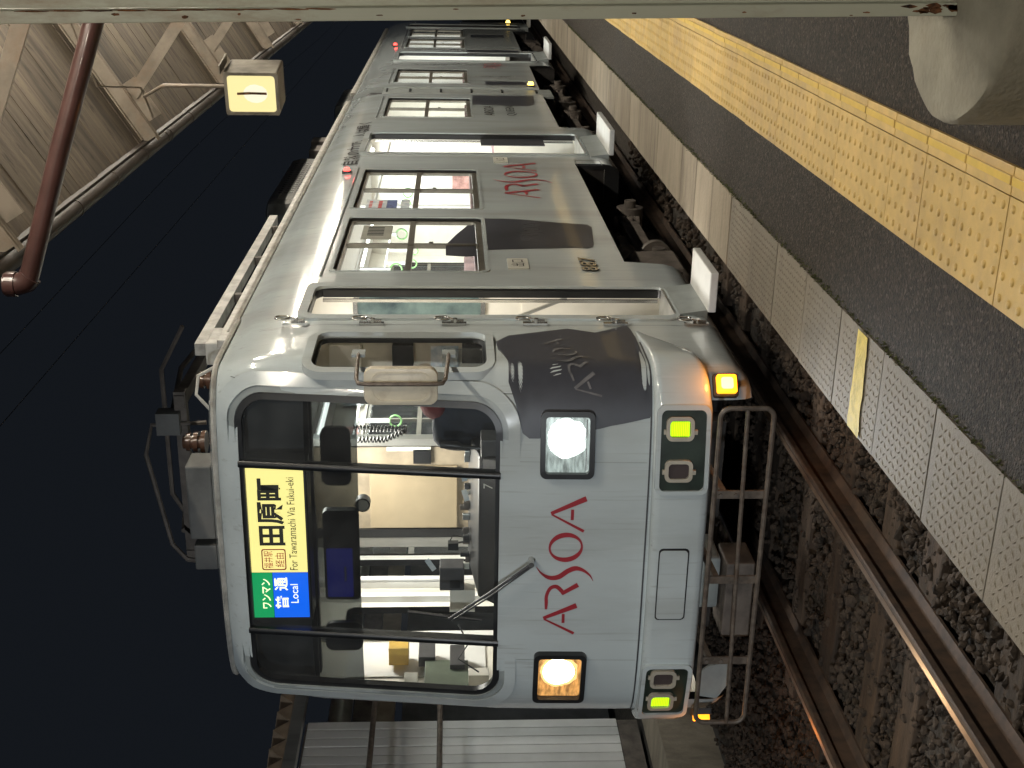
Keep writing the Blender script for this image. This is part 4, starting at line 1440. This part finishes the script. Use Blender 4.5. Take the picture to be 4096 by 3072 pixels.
# things under the nose
MB().box(XC - .80, XC + .58, 6.5, 7.2, -.12, .45).build('underframe_box', UNDER, car, smooth=None)
MB().box(-3.83, -3.36, 5.95, 6.2, -.22, -.06).build('coupler_box', UNDER2, car, smooth=None, bevel=.01)
MB().box(-3.70, -3.38, 6.05, 6.35, -.05, .09).build('coupler_casting', PAINT_DK, car, smooth=None, bevel=.02)
MB().prism([(-4.20, .05), (-4.22, -.06), (-4.12, -.12), (-3.98, -.11), (-4.0, .0), (-4.05, .06)], lambda u, t, w: (u, w, t), 5.92, 5.935).build('mud_flap', PAINT_DK, car, smooth=None)

# gangway between the cars
gw = MB()
nb = 7
for k in range(nb):
    y = YEND + .02 + k * .09
    gw.prism(rrect(XC - 1.0, XC + 1.0, .12, 2.62, .12), lambda u, t, w: (u, w, t), y, y + .06)
gangway = gw.build('gangway_bellows', DARKGREY, car, smooth=None)
MB().box(XR - .045, XR - .02, YEND - .01, YEND + .64, .15, 2.35).build('gangway_cover', PAINT_DK, car, smooth=None)  # darker grey carries the shadow between the cars
for z in (.35, .8, 1.2, 1.6, 2.0, 2.3):
    MB().box(XR - .022, XR - .010, YEND + .30, YEND + .56, z - .012, z + .012).build('cover_slot', BLACK, gangway, smooth=None)

# ---- roof equipment
rr = MB().box(XC + .62, XC + .70, 7.5, 11.0, 3.02, 3.09).build('walkway_rail', GUTTER, car, smooth=None)
for y in (7.6, 8.6, 9.6, 10.6):
    MB().box(XC + .63, XC + .69, y, y + .05, 2.80, 3.02).build('walkway_post', UNDER2, rr, smooth=None)
ac = MB().box(XC - .75, XC + .62, 11.9, 14.2, 2.86, 3.28).build('roof_cooler', ROOFP, car, smooth=None, bevel=.12)
mb = MB()
for i in range(16):
    for j in range(5):
        mb.box(XC + .617, XC + .6225, 12.3 + i * .1, 12.355 + i * .1, 2.93 + j * .055, 2.965 + j * .055)
mb.build('vent_hole', BLACK, ac, smooth=None, kind='stuff')
for y, w, h in ((14.7, .35, .18), (15.3, .3, .22)):
    MB().box(XC - .2, XC + .60, y, y + w, 2.86, 2.86 + h + .1).build('roof_box', UNDER2, car, smooth=None, bevel=.01)
def insulator(x, y, z, n_=3):
    m = MB()
    for q in range(n_):
        m.cyl((x, y, z + q * .045), (x, y, z + q * .045 + .025), .07 - .008 * q, 18)
        m.cyl((x, y, z + q * .045 + .025), (x, y, z + q * .045 + .045), .04, 14)
    return m.build('insulator', mat('glazed_brown%d' % len(bpy.data.materials), (.10, .05, .03), .15, var=.1, coat=.5), car)
for x, y in ((XC + .55, 7.25), (XC + .45, 8.1), (XC + .35, 6.75), (XC - .3, 7.0), (XC - .3, 8.3), (XC + .5, 9.0)):
    insulator(x, y, 2.90)
pb = MB()
pb.beam((XC + .5, 7.0, 3.10), (XC + .5, 8.9, 3.10), .08, .06).beam((XC - .55, 7.0, 3.10), (XC - .55, 8.9, 3.10), .08, .06)
pb.beam((XC - .6, 7.05, 3.10), (XC + .56, 7.05, 3.10), .07, .07).beam((XC - .6, 8.8, 3.10), (XC + .56, 8.8, 3.10), .07, .07)
panto = pb.build('pantograph', UNDER2, car, smooth=None)
MB().tube([(XC + .42, 7.1, 3.16), (XC + .35, 8.0, 3.30), (XC + .42, 8.75, 3.18)], .018, 6).build('lower_arm', UNDER2, panto)
MB().tube([(XC - .42, 7.1, 3.16), (XC - .35, 8.0, 3.30), (XC - .42, 8.75, 3.18)], .018, 6).build('lower_arm', UNDER2, panto)
MB().tube([(XC - .75, 7.7, 3.20), (XC - .45, 7.7, 3.36), (XC + .45, 7.7, 3.36), (XC + .75, 7.7, 3.20)], .016, 6).build('contact_head', UNDER2, panto)
MB().tube([(XC + .36, 7.02, 2.95), (XC + .36, 6.98, 3.27), (XC + .2, 6.9, 3.30), (XC - .3, 6.7, 3.14), (XC - .38, 6.66, 3.05), (XC - .4, 6.64, 2.9)], .014, 6).build('cable_hoop', UNDER2, car)
MB().box(XC + .30, XC + .44, 6.96, 7.06, 3.10, 3.24).build('terminal_box', ROOFP, car, smooth=None)
MB().box(XC - .12, XC + .34, 6.42, 6.62, 2.82, 2.965).build('roof_locker', ROOFP, car, smooth=None, bevel=.01)
MB().box(XC - .32, XC - .16, 6.42, 6.6, 2.82, 2.95).build('roof_locker', ROOFP, car, smooth=None, bevel=.01)
MB().box(XC + .72, XC + .86, 7.05, 7.35, 2.80, 2.93).build('roof_locker', GUTTER, car, smooth=None, bevel=.01)
MB().tube([(XC + .84, 6.72, 2.80), (XC + .80, 6.66, 2.90), (XC + .7, 6.62, 2.91), (XC + .6, 6.6, 2.82)], .010, 6).build('lifting_eye', GUTTER, car)

MB().tube([SF(s_ * .05, 2.735, .012) for s_ in range(-36, 37)], .016, 6).build('roof_edge_strip', GUTTER, car)
# ---- destination sign and header behind the glass
MB().box(XC - .98, XC + .98, 6.34, 6.40, 2.235, 2.62).build('header_panel', BLACK, car, smooth=None)
MB().box(XC - .97, XC - .50, 6.26, 6.28, 2.24, 2.60).build('header_blind', BLACK, car, smooth=None)
MB().box(XC + .50, XC + .96, 6.26, 6.28, 2.24, 2.60).build('header_blind', BLACK, car, smooth=None)
SY = 6.115
sign = MB().box(-3.795, -2.825, SY + .004, SY + .16, 2.245, 2.60).build('destination_sign', BLACK, car, smooth=None)
def SG(u, v, o_=.0): return (u, SY - .001 - o_, v)
def plate(nm, a, b, c, d, m_, o_=.0):
    return MB().add([SG(a, c, o_), SG(b, c, o_), SG(b, d, o_), SG(a, d, o_)], [(0, 1, 2, 3)]).build(nm, m_, sign, smooth=None, recalc=False)
plate('yellow_face', -3.485, -2.845, 2.262, 2.588, E_SIGNY)
plate('blue_face', -3.775, -3.487, 2.262, 2.458, E_SIGNB)
plate('green_face', -3.775, -3.487, 2.460, 2.588, E_SIGNG)
SGf = lambda u, v: SG(u, v, .003)
mb = MB()
put_text(mb, '田原町', SGf, -3.315, -2.905, 2.375, 2.520, bold=.03)
put_text(mb, 'For Tawaramachi Via Fukui-eki', SGf, -3.470, -2.900, 2.315, 2.358)
mb.build('sign_lettering', INKB, sign, smooth=None)
mb = MB()
put_text(mb, '福井駅', SGf, -3.458, -3.350, 2.450, 2.500)
put_text(mb, '経由', SGf, -3.450, -3.362, 2.388, 2.438)
mb.band(rrect(-3.470, -3.338, 2.378, 2.512, .012, 3), rrect(-3.464, -3.344, 2.384, 2.506, .010, 3), lambda u, t, w: SG(u, t, w), .0005, .002)
mb.build('sign_lettering', INKR, sign, smooth=None)
mb = MB()
put_text(mb, 'ワンマン', SGf, -3.715, -3.525, 2.472, 2.522, bold=.02)
put_text(mb, '普', SGf, -3.720, -3.635, 2.375, 2.450, bold=.02)
put_text(mb, '通', SGf, -3.600, -3.515, 2.375, 2.450, bold=.02)
put_text(mb, 'Local', SGf, -3.680, -3.560, 2.320, 2.362)
mb.build('sign_lettering', E_SIGNW, sign, smooth=None)

# ---- cab interior
dash = MB()
dash.add([(-2.78, 6.06, 1.1), (-3.74, 6.06, 1.1), (-3.74, 6.55, 1.1), (-2.78, 6.55, 1.1), (-2.80, 6.16, 1.31), (-3.68, 6.16, 1.31), (-3.62, 6.50, 1.365), (-2.80, 6.50, 1.365)], [(0, 1, 2, 3), (4, 7, 6, 5), (0, 4, 5, 1), (1, 5, 6, 2), (2, 6, 7, 3), (3, 7, 4, 0)])
dash.box(XC - .98, XC + .98, 6.02, 6.5, .9, 1.19)
dash_o = dash.build('driving_desk', BLACK, car, smooth=None, bevel=.015)
put_text(MB(), '7', lambda u, v: (u, 6.10 + (v - 1.2) * .25, v), -2.975, -2.945, 1.235, 1.285).build('desk_number', PLATEW, dash_o, smooth=None)
for k in range(16):
    xx = -2.86 - k * .052 + random.uniform(-.015, .015)
    w = random.uniform(.008, .022)
    h = random.uniform(.012, .05)
    yy = random.uniform(6.40, 6.48)
    m_ = random.choice((DARKGREY, PLATEW, BARE, BLACK, UNDER2))
    MB().box(xx - w, xx + w, yy - .012, yy + .012, 1.355, 1.362 + h).build('desk_switch', m_, dash_o, smooth=None, bevel=.003)
for xx, zz, w, h in ((-3.02, 1.385, .035, .012), (-3.15, 1.37, .03, .02), (-3.60, 1.56, .03, .045)):
    MB().beam((xx - w, 6.38, zz), (xx + w, 6.40, zz + h), .002, .03).build('paper_slip', POSTW, dash_o, smooth=None)
MB().tube([(-3.44, 6.42, 1.37), (-3.42, 6.42, 1.45), (-3.46, 6.42, 1.47)], .004, 5).build('desk_cable', BLACK, dash_o)
MB().tube([(-3.95, 6.3, 1.42), (-4.05, 6.25, 1.36), (-4.12, 6.2, 1.42), (-4.18, 6.15, 1.30)], .005, 5).build('desk_cable', BLACK, dash_o)
hs = MB()
def blob(mb, c, r, k=1.0, sd=5):
    bm = bmesh.new()
    bmesh.ops.create_icosphere(bm, subdivisions=3, radius=1)
    rg = random.Random(sd)
    ph = [rg.uniform(0, 6) for _ in range(6)]
    vs = []
    for v in bm.verts:
        p = v.co
        q = 1 + k * .10 * (math.sin(5 * p.x + ph[0]) + math.sin(4 * p.z + ph[1]) + math.sin(6 * p.y + ph[2]))
        e = .72
        f = lambda t: math.copysign(abs(t) ** e, t)
        vs.append((c[0] + r[0] * f(p.x) * q, c[1] + r[1] * f(p.y) * q, c[2] + r[2] * f(p.z) * q))
    mb.add(vs, [tuple(v.index for v in f.verts) for f in bm.faces])
    bm.free()
    return mb
seat = blob(MB(), (-2.73, 6.52, 1.36), (.19, .12, .21), .35).build('seat_bundle', NAVY, car, label='navy cloth bundle behind the windscreen')
blob(MB(), (-2.60, 6.50, 1.555), (.11, .10, .075), .5, 3).build('red_cloth', CLR, seat)
blob(MB(), (-2.545, 6.48, 1.625), (.07, .08, .05), .5, 8).build('green_cloth', CLG, seat)
MB().box(-2.86, -2.5, 6.42, 6.45, 1.195, 1.27).build('teal_board', TEAL, car, smooth=None)
MB().box(-2.90, -2.70, 6.15, 6.3, 1.19, 1.30).build('control_unit', DARKGREY, car, smooth=None, bevel=.01)
hm = MB().tube([(-2.78, 6.22, 1.29), (-2.775, 6.23, 1.40), (-2.77, 6.24, 1.43), (-2.77, 6.25, 1.52)], .02, 10, radii=[.008, .012, .026, .02]).build('microphone', BLACK, car)
cord = []
for k in range(150):
    t = k / 149
    if t < .5:
        c_ = Vector((-2.80, 6.55, 2.02 - .30 * t * 2))
    else:
        c_ = Vector((-2.80 - .07 * min(1, (t - .5) * 4) , 6.55, 1.72 + .28 * max(0, (t - .55)) * 2.2))
    cord.append(c_ + Vector((.018 * math.cos(k * 1.25), .018 * math.sin(k * 1.25), 0)))
MB().tube(cord, .0045, 5).build('coiled_cord', BLACK, car)
for (xa, xb, za, zb, yy) in ((-3.10, -2.74, 2.03, 2.20, 6.42), (-4.12, -3.93, 1.98, 2.20, 6.30)):
    MB().prism(rrect(xa, xb, za, zb, .05), lambda u, t, w: (u, yy + w, t), 0, .03).build('cab_mirror', BLACK, car, smooth=30)
mon = MB().prism(rrect(-3.93, -3.33, 2.01, 2.22, .03), lambda u, t, w: (u, 6.56 + w, t), 0, .05).build('monitor', BLACK, car, smooth=30)
MB().prism(rrect(-3.91, -3.58, 2.05, 2.205, .01), lambda u, t, w: (u, 6.56 + w, t), -.004, -.001).build('screen', E_BLUE, mon, smooth=None)
MB().box(-3.80, -3.70, 6.553, 6.555, 2.09, 2.10).build('screen_mark', PLATEW, mon, smooth=None)
ck = MB().cyl((-3.315, 6.60, 1.985), (-3.315, 6.66, 1.985), .045, 20).build('gauge', BLACK, car)
MB().cyl((-3.315, 6.594, 1.985), (-3.315, 6.599, 1.985), .036, 20).build('gauge_face', PLATEW, ck)
bx = MB().box(-3.78, -3.63, 6.40, 6.52, 1.385, 1.53).build('card_reader', DARKGREY, car, smooth=None, bevel=.006)
MB().box(-3.94, -3.79, 6.42, 6.54, 1.32, 1.47).build('beige_box', LINING, car, smooth=None, bevel=.004)
MB().box(-3.76, -3.71, 6.394, 6.399, 1.41, 1.47).build('card_slot', BLACK, bx, smooth=None)
MB().box(-3.50, -3.455, 6.38, 6.42, 1.42, 1.48).build('small_camera', BLACK, car, smooth=None)
MB().tube([(-3.45, 6.4, 1.36), (-3.46, 6.4, 1.42)], .006, 6).build('camera_stalk', BLACK, car)
cp = MB().box(XC + .70, XC + 1.015, 6.76, 6.79, .9, 2.4).build('cab_side_panel', mat('cab_panel_paint', (.62, .58, .49), .4, var=.08), car, smooth=None)
MB().box(XC + .78, XC + .97, 6.70, 6.757, 1.98, 2.16).build('breaker_box', LINING, cp, smooth=None, bevel=.008)
MB().box(XC + .84, XC + .97, 6.70, 6.757, 1.68, 1.80).build('phone_holder', DARKGREY, cp, smooth=None, bevel=.006)
MB().box(XC + .80, XC + .95, 6.745, 6.757, 1.42, 1.58).build('notice_card', POSTW, cp, smooth=None)
MB().box(XC + .86, XC + .98, 6.70, 6.757, 1.28, 1.40).build('valve_block', DARKGREY, cp, smooth=None, bevel=.006)
MB().box(XC + .70, XC + .73, 6.74, 6.758, .9, 2.4).build('edge_trim', BARE, cp, smooth=None)
# bulkhead behind the cab
BY = 7.72
bk = MB().box(XC - .12, XC - .74, BY, BY + .05, .56, 2.5).build('bulkhead', BEIGE, car, smooth=None)
MB().box(XC + .60, XC + 1.02, BY, BY + .04, .07, 2.5).build('bulkhead', LINING, car, smooth=None)
MB().band(rrect(XC + .775, XC + .985, 1.24, 2.10, .07), rrect(XC + .80, XC + .96, 1.27, 2.07, .05), lambda u, t, w: (u, BY + w, t), 0, -.012).build('bulkhead_window_frame', CHROME, car, smooth=30)
MB().prism(rrect(XC + .79, XC + .97, 1.26, 2.08, .05), lambda u, t, w: (u, BY + w, t), -.002, -.006).build('bulkhead_window', mat('bulkhead_pane', (.16, .22, .21), .08, var=.4, scale=5, c2=(.05, .07, .08), coat=.5), car, smooth=None)  # greenish reflection in the pane is painted into its mottled colour
MB().beam((XC + .98, 7.60, .72), (XC + .80, 7.60, 1.16), .02, .02).build('grab_bar', BARE, car, smooth=None)
MB().box(XC - .25, XC - .72, BY - .03, BY - .005, 1.42, 2.02).build('cabinet_door', mat('cabinet_paint', (.34, .275, .18), .45, var=.05), car, smooth=None, bevel=.006)
MB().box(XC - .13, XC - .235, BY - .02, BY - .004, 1.60, 1.72).build('switch_panel', BLACK, car, smooth=None)
MB().box(XC - .11, XC - .14, BY - .02, BY - .004, 1.60, 1.9).build('notice', PLATEW, car, smooth=None)
MB().box(XC - .735, XC - .80, BY - .02, BY + .03, .56, 2.5).build('bulkhead_stile', BLACK, car, smooth=None)
MB().box(XC - .80, XC - .88, BY - .01, BY + .04, .56, 2.5).build('bulkhead_trim', BARE, car, smooth=None)
MB().box(XC - .10, XC - .05, BY - .02, BY + .06, .56, 2.5).build('bulkhead_trim', BARE, car, smooth=None)
for y in (6.74, 7.22, 7.40):
    MB().box(XC - 1.028, XC - .985, y, y + .055, 1.0, 2.4).build('white_stile', WHITEP, car, smooth=None)
MB().cyl((XC - .90, 7.30, .56), (XC - .90, 7.30, 2.45), .022, 10).build('grab_pole', STEELW, car)
ld = bpy.data.lights.new('cab_light', 'AREA')
ld.shape = 'RECTANGLE'; ld.size, ld.size_y = .8, .5
ld.energy = 66; ld.color = (1, .95, .86)
lo = bpy.data.objects.new('cab_light', ld)
col.objects.link(lo); lo.parent = car
lo.location = Vector((XC, 7.1, 2.45)) - ORIG[car.name]
# boxes on the far cab wall
for (ya, yb, za, zb, xd, m_) in ((6.42, 6.56, 1.72, 1.84, .12, GOLD), (6.40, 6.58, 1.56, 1.66, .07, DARKGREY), (6.30, 6.52, 1.38, 1.47, .08, DARKGREY), (6.12, 6.40, 1.36, 1.62, .05, mat('olive_box', (.11, .14, .10), .5)), (6.14, 6.26, 1.66, 1.74, .06, PLATEW), (6.16, 6.24, 1.24, 1.36, .10, LINING)):
    MB().box(XC - .99, XC - .99 + xd, ya, yb, za, zb).build('wall_box', m_, car, smooth=None, bevel=.005)
MB().box(XC - 1.025, XC - 1.02, 6.35, 6.75, 1.25, 2.1).build('wall_panel', WHITEP, car, smooth=None)
# items inside the second doorway
MB().box(XC + .30, XC + .75, 13.30, 13.34, 1.0, 1.20).build('mustard_panel', GOLD, car, smooth=None)
MB().box(XC + .30, XC + .80, 13.36, 13.40, .56, 1.0).build('modesty_panel', LINING, car, smooth=None)
MB().box(XC + .45, XC + .75, 13.33, 13.335, 1.22, 1.45).build('wall_poster', PINK, car, smooth=None)
MB().box(XC + .30, XC + .75, 13.36, 13.40, 1.0, 1.75).build('wall_board', WHITEP, car, smooth=None)

# ------------------------------------------------ rear car (same shell, end for end)
MIRY = 32.8
car2 = car_shell('train_car', 'grey rear train car coupled behind the front one, far along the platform', False)
MB().box(XC - 1.0, XC + 1.0, 7.9, 7.94, .56, 2.5).build('bulkhead', WHITEP, car2, smooth=None)
MB().box(XC - .1, XC + 1.0, 14.0, 14.03, .56, 2.4).build('wall_board', WHITEP, car2, smooth=None)  # white board added so the windows look bright inside
MB().box(XC - .1, XC + 1.0, 11.5, 11.53, .56, 2.4).build('wall_board', WHITEP, car2, smooth=None)  # another white board added to brighten the view through the windows
MIRY = None
put_logo(MB(), lambda u, v: SD(18.75 + u * .18, .72 + v * .26, .004)).build('side_lettering', RED, car2, smooth=None)
rl = MB().cyl((XC + Wz(2.40) - .02, 21.9, 2.42), (XC + Wz(2.40) + .02, 21.9, 2.42), .045, 16).build('side_lamp', DARKGREY, car2)
MB().cyl((XC + Wz(2.40) + .018, 21.9, 2.42), (XC + Wz(2.40) + .05, 21.9, 2.42), .036, 16, r1=.02).build('lens', E_RED, rl)
rl = MB().cyl((XR - .01, 16.9, .40), (XR + .02, 16.9, .40), .06, 14).build('side_marker', DARKGREY, car2)
MB().cyl((XR + .02, 16.9, .40), (XR + .06, 16.9, .40), .045, 14, r1=.03).build('lens', E_AMBERC, rl)
rl = MB().cyl((XR - .01, 26.4, .30), (XR + .02, 26.4, .30), .06, 14).build('side_marker', DARKGREY, car2)
MB().cyl((XR + .02, 26.4, .30), (XR + .07, 26.4, .30), .05, 14, r1=.03).build('lens', E_AMBERC, rl)
for ya, yb, za, zb in ((16.98, 17.35, .45, 1.0), (23.4, 23.9, .5, 1.1), (20.65, 21.3, .35, 1.2)):
    soap_fill([((ya, zb), (yb, zb)), ((ya, (za + zb) / 2), (yb, (za + zb) / 2)), ((ya + .04, za), (yb - .04, za))], SD, .0025, 3).build('charcoal_print', SOAP, car2, smooth=None)
MB().box(XC - .6, XC + .55, 18.6, 20.4, 2.86, 3.2).build('roof_cooler', ROOFP, car2, smooth=None, bevel=.1)

WIREM = mat('wire_copper', (.05, .047, .045), .5, .5)
wire = thing('overhead_wire', (XC, 20, 4.5), 'thin overhead contact wire strung above the train', 'wire')
MB().tube([(XC + .05, -10 + k * 5, 4.45) for k in range(15)], .003, 5).build('contact_wire', WIREM, wire)
MB().tube([(XC + .05, -10 + k * 2.5, 5.0 + .12 * math.cos(k * math.pi / 6)) for k in range(29)], .003, 5).build('messenger_wire', WIREM, wire)
# ================================================================ FAR SIDE OF THE TRACK
SX = -6.62
shed = thing('trackside_shelter', (SX, 8, -.15), 'white boarded shelter with a zigzag roof edge beyond the train', 'shelter')
wb = None
pitch = .1165
for k in range(26):
    y = 9.02 - pitch * (k + 1)
    if wb is None:
        mb = MB().box(SX - .02, SX, y + .006, y + pitch - .006, .02, 2.70)
        wb = mb.build('wall_board', SIDING, shed, smooth=None, bevel=.006)
    else:
        place_copy(wb, random.uniform(-.002, .002), -pitch * k)
MB().box(SX - .06, SX - .025, 5.9, 9.02, -.10, 2.72).build('wall_backing', UNDER2, shed, smooth=None)
MB().box(SX - .04, SX - .006, 5.9, 9.0, -.16, .015).build('base_board', UNDER2, shed, smooth=None)
MB().beam((SX + .12, 5.5, 2.76), (SX + .12, 13, 2.78), .10, .10).build('eave_pipe', BARE, shed, smooth=None)
mb = MB()
zz = []
NT = 40
for k in range(NT + 1):
    y = 5.6 + k * .125
    zz.append((y, 2.955 if k % 2 else 2.83))
v = [(SX + .14, y, z) for y, z in zz] + [(SX - 1.4, y, z + .22) for y, z in zz]
mb.add(v, [(i, i + 1, NT + 2 + i, NT + 1 + i) for i in range(NT)])
mb.add([(SX + .141, y, z) for y, z in zz] + [(SX + .141, zz[0][0], 2.80), (SX + .141, zz[-1][0], 2.80)], [tuple(range(NT + 1)) + (NT + 2, NT + 1)])
mb.build('zigzag_roof', CORR, shed, smooth=None)
MB().box(SX - .9, SX - .85, 9.0, 14, -.1, 1.95).build('dark_opening', DARKGREY, shed, smooth=None)  # dark sheet standing in for the shade inside the shelter opening
MB().box(SX - .86, SX - .80, 8.8, 14, 2.02, 2.22).build('beige_fascia', BEIGE, shed, smooth=None)
MB().box(SX - .86, SX - .80, 8.8, 14, 2.23, 2.42).build('brown_fascia', UNDER2, shed, smooth=None)
MB().tube([(SX - .6, 8.9, 2.52), (SX - .6, 14, 2.52)], .11, 14).build('duct', BARE, shed)
for z in (2.07, 1.55):
    fp = MB().tube([(-5.95, 5.6, z), (-5.95, 8.5, z)], .022, 8).build('guard_rail', GUARD, shed)
    MB().box(-5.985, -5.90, 8.42, 8.50, z - .05, z + .05).build('clamp', UNDER2, fp, smooth=None)
MB().box(-5.99, -5.91, 8.44, 8.52, -.5, 2.2).build('rail_post', BARE, shed, smooth=None)
MB().box(-8.5, SX - .9, 6, 14, 2.4, 2.44).build('shelter_ceiling', UNDER2, shed, smooth=None)
kerb = MB().box(-6.56, -6.08, -6, 60, -.62, -.19).build('opposite_kerb', CONC, smooth=None, kind='structure')
opp = MB().box(-30, -6.57, -6, 60, -.62, -.20).build('opposite_ground', BED, smooth=None, kind='structure')
